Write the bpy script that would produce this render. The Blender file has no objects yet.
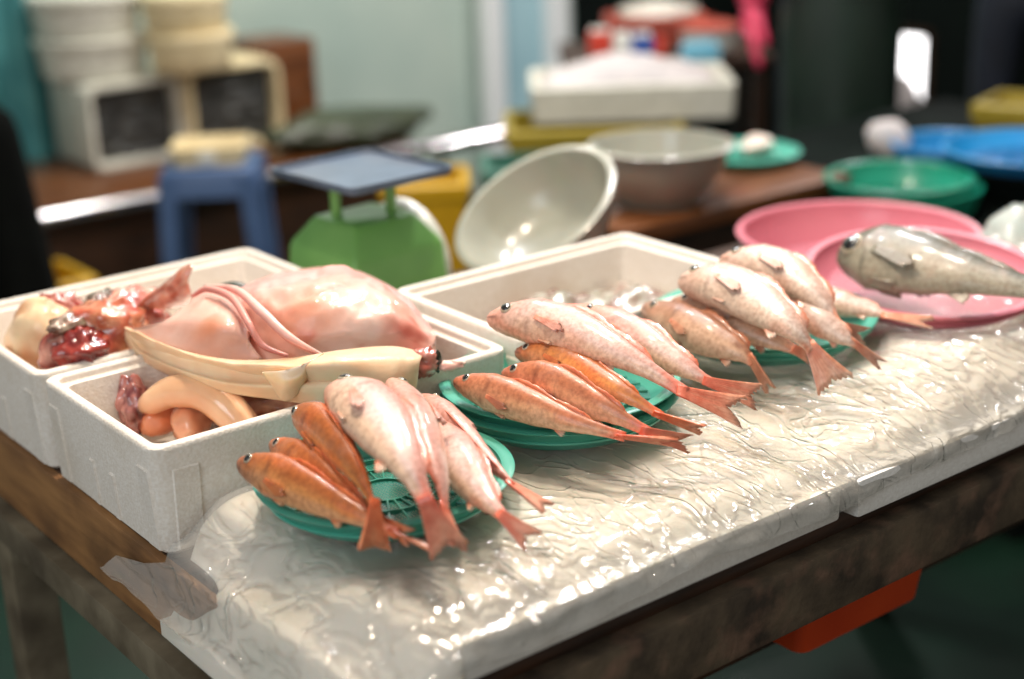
import bpy, bmesh, math, random
from mathutils import Vector, Matrix, noise
random.seed(7)
C = bpy.context.scene
COL = C.collection
PI = math.pi
V = Vector

# ------------------------------------------------------------------ camera
F = 1542.76
CAMZ = 1.45
RM = Matrix(((0.78791392, -0.22594044, 0.5728373),
             (-0.61488903, -0.23850093, 0.75168397),
             (-0.03321358, -0.94449363, -0.3268465)))   # world = RM @ (right, down, forward)
CAM = V((0, 0, CAMZ))

def ray(px, py):
    return RM @ V(((px - 512) / F, (py - 339.5) / F, 1.0))

def at(px, py, z):
    v = ray(px, py)
    return CAM + v * ((z - CAMZ) / v.z)

def deep(px, py, d):
    return CAM + ray(px, py) * d

cam_d = bpy.data.cameras.new('camera')
cam = bpy.data.objects.new('camera', cam_d)
COL.objects.link(cam)
r, u, b = RM.col[0], -RM.col[1], -RM.col[2]
cam.matrix_world = Matrix(((r[0], u[0], b[0], 0), (r[1], u[1], b[1], 0), (r[2], u[2], b[2], CAMZ), (0, 0, 0, 1)))
cam_d.sensor_width = 36
cam_d.lens = F / 1024 * 36
cam_d.clip_start = 0.05
cam_d.dof.use_dof = True
cam_d.dof.focus_distance = 1.58
cam_d.dof.aperture_fstop = 1.9
C.camera = cam

# ------------------------------------------------------------------ materials
def s2l(c):
    c = c / 255.0
    return c / 12.92 if c <= 0.04045 else ((c + 0.055) / 1.055) ** 2.4

def rgb(r, g, b):
    return (s2l(r), s2l(g), s2l(b), 1.0)

def lerp(a, b, t):
    t = max(0.0, min(1.0, t))
    return tuple(x + (y - x) * t for x, y in zip(a, b))

def sst(e0, e1, x):
    t = max(0.0, min(1.0, (x - e0) / (e1 - e0)))
    return t * t * (3 - 2 * t)

class NT:
    def __init__(self, name):
        self.m = bpy.data.materials.new(name)
        self.m.use_nodes = True
        self.t = self.m.node_tree
        self.t.nodes.clear()
        self.out = self.n('ShaderNodeOutputMaterial')

    def n(self, typ, **kw):
        nd = self.t.nodes.new(typ)
        for k, v in kw.items():
            if k.startswith('i_'):
                nd.inputs[int(k[2:])].default_value = v
            else:
                setattr(nd, k, v)
        return nd

    def l(self, a, b):
        self.t.links.new(a, b)

def surf(name, col, col2=None, rough=0.5, scale=20.0, bump=0.0, bscale=None, attr=False, sss=0.0, coat=0.0,
         metal=0.0, spec=0.5, stretch=None, contrast=(0.35, 0.65), dirt=None, dirt_scale=4.0, dirt_amt=0.5, bvor=False, sssr=0.01, detail=6.0):
    g = NT(name)
    p = g.n('ShaderNodeBsdfPrincipled')
    g.l(p.outputs[0], g.out.inputs[0])
    p.inputs['Roughness'].default_value = rough
    p.inputs['Metallic'].default_value = metal
    p.inputs['Specular IOR Level'].default_value = spec
    p.inputs['Coat Weight'].default_value = coat
    p.inputs['Coat Roughness'].default_value = 0.08
    p.inputs['Subsurface Weight'].default_value = sss
    p.inputs['Subsurface Radius'].default_value = (1.0, 0.5, 0.35)
    p.inputs['Subsurface Scale'].default_value = sssr
    tc = g.n('ShaderNodeTexCoord')
    mp = g.n('ShaderNodeMapping')
    if stretch:
        mp.inputs['Scale'].default_value = stretch
    g.l(tc.outputs['Object'], mp.inputs[0])
    nz = g.n('ShaderNodeTexNoise')
    nz.inputs['Scale'].default_value = scale
    nz.inputs['Detail'].default_value = detail
    g.l(mp.outputs[0], nz.inputs['Vector'])
    rp = g.n('ShaderNodeValToRGB')
    rp.color_ramp.elements[0].position = contrast[0]
    rp.color_ramp.elements[1].position = contrast[1]
    g.l(nz.outputs['Fac'], rp.inputs[0])
    if attr:
        at_ = g.n('ShaderNodeAttribute', attribute_name='col')
        mx = g.n('ShaderNodeMix', data_type='RGBA', blend_type='MULTIPLY')
        mx.inputs['Factor'].default_value = 1.0
        rp.color_ramp.elements[0].color = col2 or (0.75, 0.7, 0.68, 1)
        rp.color_ramp.elements[1].color = col
        g.l(at_.outputs['Color'], mx.inputs['A'])
        g.l(rp.outputs[0], mx.inputs['B'])
        cout = mx.outputs['Result']
    else:
        rp.color_ramp.elements[0].color = col2 or col
        rp.color_ramp.elements[1].color = col
        cout = rp.outputs[0]
    if dirt:
        dn = g.n('ShaderNodeTexNoise')
        dn.inputs['Scale'].default_value = dirt_scale
        dn.inputs['Detail'].default_value = 8
        g.l(tc.outputs['Object'], dn.inputs['Vector'])
        dr = g.n('ShaderNodeMapRange')
        dr.inputs['From Min'].default_value = 0.5
        dr.inputs['From Max'].default_value = 0.72
        dr.inputs['To Max'].default_value = dirt_amt
        g.l(dn.outputs['Fac'], dr.inputs['Value'])
        mx2 = g.n('ShaderNodeMix', data_type='RGBA')
        g.l(dr.outputs[0], mx2.inputs['Factor'])
        g.l(cout, mx2.inputs['A'])
        mx2.inputs['B'].default_value = dirt
        cout = mx2.outputs['Result']
    g.l(cout, p.inputs['Base Color'])
    if bump:
        bp = g.n('ShaderNodeBump')
        bp.inputs['Strength'].default_value = bump
        bp.inputs['Distance'].default_value = 0.002
        if bvor:
            bn = g.n('ShaderNodeTexVoronoi')
            bn.inputs['Scale'].default_value = bscale or scale
            g.l(mp.outputs[0], bn.inputs['Vector'])
            g.l(bn.outputs['Distance'], bp.inputs['Height'])
        else:
            bn = g.n('ShaderNodeTexNoise')
            bn.inputs['Scale'].default_value = bscale or scale
            bn.inputs['Detail'].default_value = 5
            g.l(mp.outputs[0], bn.inputs['Vector'])
            g.l(bn.outputs['Fac'], bp.inputs['Height'])
        g.l(bp.outputs[0], p.inputs['Normal'])
    return g.m

def emit(name, col, strength):
    g = NT(name)
    e = g.n('ShaderNodeEmission')
    e.inputs[0].default_value = col
    e.inputs[1].default_value = strength
    g.l(e.outputs[0], g.out.inputs[0])
    return g.m

def film(name):
    """thin clear plastic: see-through, milky where it wrinkles, sharp reflections"""
    g = NT(name)
    tc = g.n('ShaderNodeTexCoord')
    n1 = g.n('ShaderNodeTexNoise')
    n1.inputs['Scale'].default_value = 14
    n1.inputs['Detail'].default_value = 3
    n1.inputs['Distortion'].default_value = 1.2
    g.l(tc.outputs['Object'], n1.inputs['Vector'])
    def ridges(sc, dist, power, seedv):
        mp = g.n('ShaderNodeMapping')
        mp.inputs['Location'].default_value = seedv
        mp.inputs['Rotation'].default_value = (0, 0, seedv[0])
        mp.inputs['Scale'].default_value = (1.0, 0.55, 1.0)
        g.l(tc.outputs['Object'], mp.inputs[0])
        nz = g.n('ShaderNodeTexNoise')
        nz.inputs['Scale'].default_value = sc
        nz.inputs['Detail'].default_value = 1.5
        nz.inputs['Distortion'].default_value = dist
        g.l(mp.outputs[0], nz.inputs['Vector'])
        m1_ = g.n('ShaderNodeMath', operation='MULTIPLY_ADD'); m1_.inputs[1].default_value = 2; m1_.inputs[2].default_value = -1
        g.l(nz.outputs['Fac'], m1_.inputs[0])
        m2_ = g.n('ShaderNodeMath', operation='ABSOLUTE'); g.l(m1_.outputs[0], m2_.inputs[0])
        m3_ = g.n('ShaderNodeMath', operation='MULTIPLY_ADD'); m3_.inputs[1].default_value = -3.2; m3_.inputs[2].default_value = 1.0
        m3_.use_clamp = True
        g.l(m2_.outputs[0], m3_.inputs[0])
        m4_ = g.n('ShaderNodeMath', operation='POWER'); m4_.inputs[1].default_value = power
        g.l(m3_.outputs[0], m4_.inputs[0])
        return m4_.outputs[0]
    b1 = g.n('ShaderNodeBump')
    b1.inputs['Strength'].default_value = 0.8
    b1.inputs['Distance'].default_value = 0.0026
    g.l(ridges(15, 0.8, 4.0, (0.4, 1.0, 0)), b1.inputs['Height'])
    b3 = g.n('ShaderNodeBump')
    b3.inputs['Strength'].default_value = 0.7
    b3.inputs['Distance'].default_value = 0.0020
    g.l(ridges(34, 0.6, 5.0, (2.1, 3.0, 0)), b3.inputs['Height'])
    g.l(b1.outputs[0], b3.inputs['Normal'])
    n2 = g.n('ShaderNodeTexNoise')
    n2.inputs['Scale'].default_value = 60
    n2.inputs['Detail'].default_value = 2
    g.l(tc.outputs['Object'], n2.inputs['Vector'])
    b2 = g.n('ShaderNodeBump')
    b2.inputs['Strength'].default_value = 0.15
    b2.inputs['Distance'].default_value = 0.003
    g.l(n2.outputs['Fac'], b2.inputs['Height'])
    g.l(b3.outputs[0], b2.inputs['Normal'])
    gl = g.n('ShaderNodeBsdfGlossy')
    gl.inputs['Roughness'].default_value = 0.10
    gl.inputs['Color'].default_value = (1, 1, 1, 1)
    g.l(b2.outputs[0], gl.inputs['Normal'])
    tr = g.n('ShaderNodeBsdfTransparent')
    tr.inputs[0].default_value = (0.95, 0.96, 0.95, 1)
    df = g.n('ShaderNodeBsdfDiffuse')
    df.inputs[0].default_value = (0.86, 0.84, 0.80, 1)
    m0 = g.n('ShaderNodeMixShader')
    m0.inputs[0].default_value = 0.22
    g.l(tr.outputs[0], m0.inputs[1])
    g.l(df.outputs[0], m0.inputs[2])
    fr = g.n('ShaderNodeFresnel')
    fr.inputs[0].default_value = 1.5
    g.l(b2.outputs[0], fr.inputs['Normal'])
    ml = g.n('ShaderNodeMath', operation='MULTIPLY')
    ml.inputs[1].default_value = 1.0
    ml.use_clamp = True
    g.l(fr.outputs[0], ml.inputs[0])
    m1 = g.n('ShaderNodeMixShader')
    g.l(ml.outputs[0], m1.inputs[0])
    g.l(m0.outputs[0], m1.inputs[1])
    g.l(gl.outputs[0], m1.inputs[2])
    g.l(m1.outputs[0], g.out.inputs[0])
    return g.m

def sieve(name, col, rough=0.35, holes=260.0):
    """plastic with small round holes punched through it (used for the basket floors)"""
    g = NT(name)
    p = g.n('ShaderNodeBsdfPrincipled')
    p.inputs['Base Color'].default_value = col
    p.inputs['Roughness'].default_value = rough
    tc = g.n('ShaderNodeTexCoord')
    sc = g.n('ShaderNodeVectorMath', operation='SCALE')
    sc.inputs['Scale'].default_value = holes
    g.l(tc.outputs['Object'], sc.inputs[0])
    fr = g.n('ShaderNodeVectorMath', operation='FRACTION')
    g.l(sc.outputs[0], fr.inputs[0])
    sb = g.n('ShaderNodeVectorMath', operation='SUBTRACT')
    sb.inputs[1].default_value = (0.5, 0.5, 0.5)
    g.l(fr.outputs[0], sb.inputs[0])
    mu = g.n('ShaderNodeVectorMath', operation='MULTIPLY')
    mu.inputs[1].default_value = (1, 1, 0)
    g.l(sb.outputs[0], mu.inputs[0])
    ln = g.n('ShaderNodeVectorMath', operation='LENGTH')
    g.l(mu.outputs[0], ln.inputs[0])
    gt = g.n('ShaderNodeMath', operation='LESS_THAN')
    gt.inputs[1].default_value = 0.30
    g.l(ln.outputs['Value'], gt.inputs[0])
    tr = g.n('ShaderNodeBsdfTransparent')
    mx = g.n('ShaderNodeMixShader')
    g.l(gt.outputs[0], mx.inputs[0])
    g.l(p.outputs[0], mx.inputs[1])
    g.l(tr.outputs[0], mx.inputs[2])
    g.l(mx.outputs[0], g.out.inputs[0])
    return g.m

M = {}
M['fish'] = surf('fish_skin', (1.06, 1.05, 1.04, 1), (0.76, 0.68, 0.64, 1), rough=0.40, scale=210, bump=0.30, bscale=130,
                 attr=True, sss=0.10, coat=0.22, sssr=0.006, contrast=(0.34, 0.62), dirt=rgb(205, 160, 140), dirt_scale=38, dirt_amt=0.22)
M['fin'] = surf('fish_fin', (1, 1, 1, 1), (0.78, 0.6, 0.55, 1), rough=0.35, scale=90, bump=0.3, bscale=200, attr=True, sss=0.15, coat=0.3)
M['eye_ring'] = surf('fish_eye_silver', rgb(190, 175, 150), rough=0.15, coat=1.0)
M['pupil'] = surf('fish_pupil_black', rgb(12, 12, 14), rough=0.08, coat=1.0)
M['flesh'] = surf('wet_flesh', (1, 1, 1, 1), (0.94, 0.83, 0.79, 1), rough=0.42, spec=0.3, scale=32, bump=0.7, bscale=30, attr=True, sss=0.22,
                  coat=0.3, sssr=0.012, contrast=(0.3, 0.68))
M['gut'] = surf('wet_offal', (1, 1, 1, 1), (0.50, 0.26, 0.22, 1), rough=0.26, scale=42, bump=1.0, bscale=50, attr=True, sss=0.15, coat=0.9,
                contrast=(0.36, 0.62))
M['organ'] = surf('wet_organ', (1, 1, 1, 1), (0.93, 0.84, 0.80, 1), rough=0.22, scale=26, bump=0.12, bscale=30, attr=True, sss=0.2, coat=1.0, sssr=0.01)
M['hide'] = surf('cream_skin', rgb(236, 214, 180), rgb(222, 190, 150), rough=0.42, scale=25, bump=0.3, bscale=60, sss=0.15, coat=0.25, sssr=0.01)
M['foam'] = surf('white_foam', rgb(238, 232, 224), rgb(226, 217, 205), rough=0.62, scale=260, bump=0.22, bscale=330, bvor=True,
                 dirt=rgb(188, 168, 138), dirt_scale=7, dirt_amt=0.40)
M['foam_clean'] = surf('white_foam_board', rgb(240, 238, 234), rgb(228, 225, 220), rough=0.6, scale=260, bump=0.25, bscale=330, bvor=True)
M['foam_far'] = surf('grey_white_foam', rgb(215, 213, 200), rgb(198, 196, 182), rough=0.6, scale=30)
M['ice'] = surf('crushed_ice', rgb(240, 231, 219), rgb(222, 217, 204), rough=0.6, scale=7, bump=0.3, bscale=60, sss=0.2, coat=0.0,
                sssr=0.02, contrast=(0.38, 0.56))
M['film'] = film('clear_plastic_film')
M['teal'] = surf('teal_plastic', rgb(84, 176, 156), rgb(74, 164, 144), rough=0.33, scale=8, coat=0.2)
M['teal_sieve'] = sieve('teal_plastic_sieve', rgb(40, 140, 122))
M['green_pl'] = surf('green_plastic', rgb(26, 142, 114), rgb(18, 126, 100), rough=0.32, scale=8, coat=0.3)
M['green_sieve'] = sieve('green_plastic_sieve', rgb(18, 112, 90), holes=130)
M['pink'] = surf('pink_plastic', rgb(208, 124, 138), rgb(198, 110, 126), rough=0.38, scale=6, coat=0.2)
M['pink_sieve'] = sieve('pink_plastic_sieve', rgb(204, 124, 138), holes=170)
M['blue_pl'] = surf('blue_plastic', rgb(36, 140, 200), rgb(28, 124, 186), rough=0.32, scale=6, coat=0.3)
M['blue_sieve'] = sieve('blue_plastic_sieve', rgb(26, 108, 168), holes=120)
M['grey_pl'] = surf('grey_translucent_plastic', rgb(162, 163, 151), rgb(148, 149, 138), rough=0.3, scale=12, sss=0.2, coat=0.4, sssr=0.02)
M['white_pl'] = surf('white_plastic', rgb(226, 226, 218), rough=0.35, scale=10)
M['cream_pl'] = surf('cream_plastic', rgb(232, 216, 176), rgb(220, 202, 160), rough=0.4, scale=10)
M['scale_green'] = surf('green_enamel', rgb(122, 178, 92), rgb(108, 164, 82), rough=0.38, scale=9, coat=0.25)
M['pan'] = surf('blue_grey_steel', rgb(92, 108, 130), rgb(76, 90, 110), rough=0.36, scale=14, metal=0.15, dirt=rgb(104, 86, 66), dirt_amt=0.6)
M['wood'] = surf('wet_brown_wood', rgb(118, 70, 34), rgb(84, 46, 20), rough=0.4, scale=9, bump=0.4, bscale=30, stretch=(0.6, 6, 6), coat=0.25)
M['wood_end'] = surf('worn_plank_wood', rgb(158, 114, 68), rgb(122, 84, 48), rough=0.6, scale=10, bump=0.5, bscale=24, stretch=(6, 0.7, 5),
                     dirt=rgb(70, 46, 26), dirt_scale=9, dirt_amt=0.7)
M['wood_dark'] = surf('dark_wet_wood', rgb(66, 40, 22), rgb(36, 22, 13), rough=0.5, scale=14, bump=0.5, bscale=30, stretch=(0.7, 5, 5))
M['rust'] = surf('rusty_board', rgb(92, 78, 60), rgb(46, 36, 25), rough=0.75, scale=18, bump=1.0, bscale=80, dirt=rgb(128, 96, 78), dirt_scale=26,
                 dirt_amt=0.6)
M['beam'] = surf('grey_worn_beam', rgb(120, 110, 90), rgb(88, 78, 60), rough=0.7, scale=16, bump=0.5, bscale=60, dirt=rgb(48, 36, 24), dirt_scale=12,
                 dirt_amt=0.6)
M['floor'] = surf('green_painted_floor', rgb(12, 40, 26), rgb(7, 28, 18), rough=0.4, scale=3, bump=0.3, bscale=30, dirt=rgb(16, 15, 11),
                  dirt_scale=2.5, dirt_amt=0.7)
M['wall'] = surf('pale_teal_wall', rgb(184, 200, 190), rgb(168, 188, 180), rough=0.6, scale=2)
M['wall_dark'] = surf('dark_green_wall', rgb(14, 23, 20), rgb(9, 16, 14), rough=0.8, spec=0.12, scale=3)
M['curtain'] = surf('teal_curtain', rgb(84, 154, 156), rgb(66, 134, 138), rough=0.5, scale=6)
M['ltblue'] = surf('pale_blue_panel', rgb(170, 206, 216), rgb(156, 194, 206), rough=0.35, scale=3)
M['white_post'] = surf('white_painted_post', rgb(232, 236, 238), rough=0.4)
M['blue_stool'] = surf('slate_blue_plastic', rgb(70, 96, 136), rgb(60, 84, 122), rough=0.4, scale=8)
M['dark_in'] = surf('dark_grey_contents', rgb(70, 70, 66), rgb(34, 36, 36), rough=0.5, scale=26, bump=0.8, bscale=30)
M['yellow'] = surf('yellow_plastic', rgb(206, 162, 24), rgb(188, 144, 18), rough=0.4, scale=6)
M['olive'] = surf('olive_yellow_plastic', rgb(160, 140, 40), rgb(142, 124, 34), rough=0.45, scale=6)
M['tealbin'] = surf('dull_teal_plastic', rgb(60, 116, 98), rgb(50, 100, 86), rough=0.45, scale=6)
M['steel'] = surf('polished_steel', rgb(225, 222, 226), rough=0.18, metal=1.0)
M['orange_pl'] = surf('red_orange_plastic', rgb(214, 76, 28), rgb(196, 62, 22), rough=0.4, scale=6)
M['navy_pl'] = surf('blue_crate_plastic', rgb(20, 74, 156), rough=0.4)
M['navy_dark'] = surf('dark_navy_plastic', rgb(14, 34, 62), rough=0.4)
M['redbox'] = surf('brick_red_plastic', rgb(178, 84, 68), rgb(160, 70, 56), rough=0.45, scale=6)
M['cloth'] = surf('dark_green_rubber', rgb(26, 44, 34), rgb(18, 32, 26), rough=0.5, scale=6, bump=0.3, bscale=14)
M['navy_cloth'] = surf('dark_navy_cloth', rgb(24, 32, 48), rgb(18, 24, 36), rough=0.7, scale=8)
M['black'] = surf('black_cloth', rgb(7, 9, 7), rgb(4, 5, 4), rough=0.9, spec=0.1, scale=12, bump=0.4, bscale=20)
M['glove'] = surf('pink_rubber', rgb(228, 72, 106), rgb(206, 56, 90), rough=0.4, scale=60, bump=0.2, bscale=60)
M['skin'] = surf('human_skin', rgb(205, 160, 132), rough=0.5, sss=0.1)
M['hair'] = surf('black_hair', rgb(24, 20, 18), rough=0.5)
M['lip'] = surf('lip_skin', rgb(170, 98, 88), rough=0.45)
M['red'] = surf('red_print', rgb(206, 60, 40), rough=0.4)
M['blue'] = surf('blue_print', rgb(40, 80, 160), rough=0.4)
M['cyan'] = surf('light_blue_print', rgb(110, 176, 200), rough=0.4)
M['window'] = emit('daylight_window', (1.0, 0.97, 0.97, 1), 3.2)
M['sack'] = surf('white_sack', rgb(206, 198, 196), rgb(190, 184, 184), rough=0.5, scale=10, bump=0.4, bscale=20)
M['green_scrap'] = surf('dark_green_rubber_scrap', rgb(26, 42, 30), rough=0.3)
M['dial'] = surf('white_dial_ring', rgb(236, 234, 224), rough=0.3)
M['blackmark'] = surf('black_print', rgb(40, 40, 40), rough=0.5)

# ------------------------------------------------------------------ mesh helpers
def worldloc(o):
    p = V((0, 0, 0))
    while o is not None:
        p += o.location
        o = o.parent
    return p

def tag(o, label=None, cat=None, group=None, kind=None):
    if label: o['label'] = label
    if cat: o['category'] = cat
    if group: o['group'] = group
    if kind: o['kind'] = kind
    return o

def empty(name, loc, label, cat, group=None):
    o = bpy.data.objects.new(name, None)
    COL.objects.link(o)
    o.location = loc
    o.empty_display_size = 0.05
    return tag(o, label, cat, group)

def obj(name, bm, mat, parent=None, smooth=True, angle=40, subsurf=0, label=None):
    """bm is in world coordinates; the object's origin goes to its base centre (or to its parent's)"""
    bmesh.ops.recalc_face_normals(bm, faces=bm.faces)
    vs = [v.co for v in bm.verts]
    if parent is not None:
        o0 = worldloc(parent)
    else:
        o0 = V(((min(v.x for v in vs) + max(v.x for v in vs)) / 2, (min(v.y for v in vs) + max(v.y for v in vs)) / 2, min(v.z for v in vs)))
    bmesh.ops.translate(bm, verts=bm.verts, vec=-o0)
    me = bpy.data.meshes.new(name)
    bm.to_mesh(me)
    bm.free()
    me.materials.append(M[mat])
    if smooth:
        me.polygons.foreach_set('use_smooth', [True] * len(me.polygons))
        me.set_sharp_from_angle(angle=math.radians(angle))
    o = bpy.data.objects.new(name, me)
    COL.objects.link(o)
    if parent is not None:
        o.parent = parent
    else:
        o.location = o0
    if subsurf:
        md = o.modifiers.new('smooth', 'SUBSURF')
        md.levels = md.render_levels = subsurf
    if label: o['label'] = label
    return o

def copy_tree(o, delta, label=None, parent=None):
    c = o.copy()
    COL.objects.link(c)
    if parent is not None:
        c.parent = parent
    else:
        c.location = o.location + V(delta)
        if label: c['label'] = label
    for ch in list(o.children):
        if ch is not c:
            copy_tree(ch, (0, 0, 0), None, c)
    return c

def new(): return bmesh.new()

def setcol(bm, faces_or_none, fn):
    lay = bm.verts.layers.float_color.get('col') or bm.verts.layers.float_color.new('col')
    for v in bm.verts:
        c = fn(v.co)
        v[lay] = (c[0], c[1], c[2], 1)

def add_box(bm, c, s, rz=0, bevel=0.0, seg=2, taper=1.0, rot=None):
    """c: centre of the base; s: full sizes"""
    res = bmesh.ops.create_cube(bm, size=1.0)
    vs = res['verts']
    for v in vs:
        k = taper if v.co.z < 0 else 1.0
        v.co = V((v.co.x * s[0] * k, v.co.y * s[1] * k, (v.co.z + 0.5) * s[2]))
    if bevel:
        es = list({e for v in vs for e in v.link_edges})
        rb = bmesh.ops.bevel(bm, geom=es, offset=bevel, segments=seg, profile=0.6, affect='EDGES')
        vs = list({v for f in rb['faces'] for v in f.verts} | {v for v in vs if v.is_valid})
    m = Matrix.Translation(V(c)) @ (rot.to_4x4() if rot else Matrix.Rotation(rz, 4, 'Z'))
    bmesh.ops.transform(bm, matrix=m, verts=vs)
    return vs

def loft(bm, rings, closed=True, cap0=True, cap1=True, cols=None):
    lay = None
    if cols:
        lay = bm.verts.layers.float_color.get('col') or bm.verts.layers.float_color.new('col')
    R = []
    for i, ring in enumerate(rings):
        row = []
        for j, p in enumerate(ring):
            v = bm.verts.new(p)
            if lay:
                c = cols[i][j]
                v[lay] = (c[0], c[1], c[2], 1)
            row.append(v)
        R.append(row)
    n = len(R[0])
    for i in range(len(R) - 1):
        for j in range(n if closed else n - 1):
            k = (j + 1) % n
            bm.faces.new((R[i][j], R[i][k], R[i + 1][k], R[i + 1][j]))
    if cap0: bm.faces.new(R[0][::-1])
    if cap1: bm.faces.new(R[-1])
    return R

def add_lathe(bm, prof, loc, seg=64, normal=None, cap0=False, cap1=False, closed_prof=False):
    q = V(normal).normalized().to_track_quat('Z', 'Y') if normal is not None else None
    loc = V(loc)
    rings = []
    for rr, z in prof:
        ring = []
        for k in range(seg):
            a = 2 * PI * k / seg
            p = V((rr * math.cos(a), rr * math.sin(a), z))
            if q: p = q @ p
            ring.append(loc + p)
        rings.append(ring)
    if closed_prof: rings.append(rings[0])
    R = loft(bm, rings, True, cap0, cap1)
    if closed_prof:
        bmesh.ops.remove_doubles(bm, verts=bm.verts, dist=1e-6)
    return R

def catmull(pts, n):
    P = [V(p) for p in pts]
    P = [P[0] * 2 - P[1]] + P + [P[-1] * 2 - P[-2]]
    out = []
    m = len(P) - 3
    for i in range(n):
        f = i / (n - 1) * m
        k = min(int(f), m - 1)
        t = f - k
        a, b, c, d = P[k:k + 4]
        out.append(0.5 * ((2 * b) + (c - a) * t + (2 * a - 5 * b + 4 * c - d) * t * t + (3 * b - a - 3 * c + d) * t ** 3))
    return out

def interp(tab, t):
    for (t0, v0), (t1, v1) in zip(tab, tab[1:]):
        if t <= t1:
            k = (t - t0) / (t1 - t0)
            k = k * k * (3 - 2 * k) * 0.5 + k * 0.5
            return v0 + (v1 - v0) * k
    return tab[-1][1]

def add_tube(bm, pts, rad, n=24, seg=12, flat=1.0, cap=True, up=V((0, 0, 1)), colfn=None):
    """round tube through pts; rad number or list per control point; flat squashes along up"""
    P = catmull(pts, n)
    rings, cols = [], []
    for i, p in enumerate(P):
        t = (P[min(i + 1, n - 1)] - P[max(i - 1, 0)]).normalized()
        s = t.cross(up)
        if s.length < 1e-4: s = t.cross(V((1, 0, 0)))
        s.normalize()
        w = s.cross(t).normalized()
        f = i / (n - 1)
        if isinstance(rad, (int, float)): rr = rad
        else:
            g = f * (len(rad) - 1)
            k = min(int(g), len(rad) - 2)
            rr = rad[k] + (rad[k + 1] - rad[k]) * (g - k)
        ring, cr = [], []
        for j in range(seg):
            a = 2 * PI * j / seg
            ring.append(p + s * (rr * math.cos(a)) + w * (rr * flat * math.sin(a)))
            if colfn: cr.append(colfn(f, a))
        rings.append(ring)
        cols.append(cr)
    loft(bm, rings, True, cap, cap, cols if colfn else None)

def add_blob(bm, c, rad, rz=0, nz=0.25, ns=3.0, seed=0, tilt=0.0, seg=28, colfn=None):
    c = V(c)
    lay = bm.verts.layers.float_color.get('col') or bm.verts.layers.float_color.new('col')
    res = bmesh.ops.create_uvsphere(bm, u_segments=seg, v_segments=seg // 2 + 2, radius=1.0)
    m = Matrix.Rotation(rz, 3, 'Z') @ Matrix.Rotation(tilt, 3, 'Y')
    for v in res['verts']:
        p = v.co.copy()
        d = 1 + nz * noise.fractal(p * ns * 0.5 + V((seed * 7.3, seed * 3.1, seed)), 0.9, 2.0, 3)
        v.co = c + m @ V((p.x * rad[0] * d, p.y * rad[1] * d, p.z * rad[2] * d))
        if colfn:
            q = colfn(p, noise.noise(p * 2.2 + V((seed, 0, seed * 2))) * 0.5 + 0.5)
            v[lay] = (q[0], q[1], q[2], 1)
        else:
            v[lay] = (1, 1, 1, 1)

def rrect(cx, cy, w, d, rr, z, n=5):
    pts = []
    for (sx, sy, a0) in ((1, 1, 0), (-1, 1, PI / 2), (-1, -1, PI), (1, -1, 1.5 * PI)):
        for k in range(n):
            a = a0 + PI / 2 * k / (n - 1)
            pts.append(V((cx + sx * (w / 2 - rr) + rr * math.cos(a), cy + sy * (d / 2 - rr) + rr * math.sin(a), z)))
    return pts

# ------------------------------------------------------------------ the hall
def struct(name, bm, mat, smooth=False):
    o = obj(name, bm, mat, smooth=smooth)
    o['kind'] = 'structure'
    return o

bm = new(); add_box(bm, (2.4, 2.2, -0.05), (7.6, 6.4, 0.05)); struct('floor', bm, 'floor')
bm = new()
add_box(bm, (1.62, 4.86, 0.0), (4.84, 0.06, 2.6))
struct('wall_back', bm, 'wall')
bm = new()
add_box(bm, (4.54, 4.86, 0.0), (1.0, 0.06, 2.6))
struct('wall_back_dark', bm, 'wall_dark')
bm = new()
y0, y1, z0, z1, X = 3.80, 4.11, 0.14, 0.56, 5.00
add_box(bm, (X + 0.03, (-1.0 + y0) / 2, 0), (0.06, y0 + 1.0, 2.6))
add_box(bm, (X + 0.03, (y1 + 4.83) / 2, 0), (0.06, 4.83 - y1, 2.6))
add_box(bm, (X + 0.03, (y0 + y1) / 2, 0), (0.06, y1 - y0, z0))
add_box(bm, (X + 0.03, (y0 + y1) / 2, z1), (0.06, y1 - y0, 2.6 - z1))
struct('wall_right', bm, 'wall_dark')
bm = new(); add_box(bm, (X + 0.05, (y0 + y1) / 2, z0), (0.01, y1 - y0, z1 - z0)); w1 = struct('window_1', bm, 'window')
bm = new()
for (yy, zz, sy, sz) in ((y0, z0, 0.03, z1 - z0), (y1, z0, 0.03, z1 - z0), ((y0 + y1) / 2, z1 - 0.02, y1 - y0, 0.03), ((y0 + y1) / 2, z0, y1 - y0, 0.03)):
    add_box(bm, (X - 0.005, yy, zz), (0.03, sy, sz))
obj('window_frame', bm, 'wood_dark', w1, smooth=False)

# pale blue door with white posts, set against the back wall
bm = new(); add_box(bm, (3.74, 4.80, 0), (0.30, 0.03, 2.2)); d1 = struct('door_1', bm, 'ltblue')
bm = new(); add_box(bm, (3.588, 4.77, 0), (0.086, 0.06, 2.3), bevel=0.008); struct('trim_1', bm, 'white_post')
bm = new(); add_box(bm, (3.903, 4.77, 0), (0.10, 0.06, 2.3), bevel=0.008); struct('trim_2', bm, 'white_post')

# teal curtain, corrugated folds
bm = new()
rings = []
for k in range(121):
    x = 0.5 + 1.52 * k / 120
    yy = 4.74 + 0.025 * math.sin(k * 0.62) + 0.01 * math.sin(k * 0.23)
    rings.append([V((x, yy - 0.004, 0.35)), V((x, yy - 0.004, 2.3)), V((x, yy + 0.004, 2.3)), V((x, yy + 0.004, 0.35))])
loft(bm, rings)
tag(obj('curtain', bm, 'curtain'), 'teal corrugated curtain hanging on the wall at top left', 'curtain')

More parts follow.
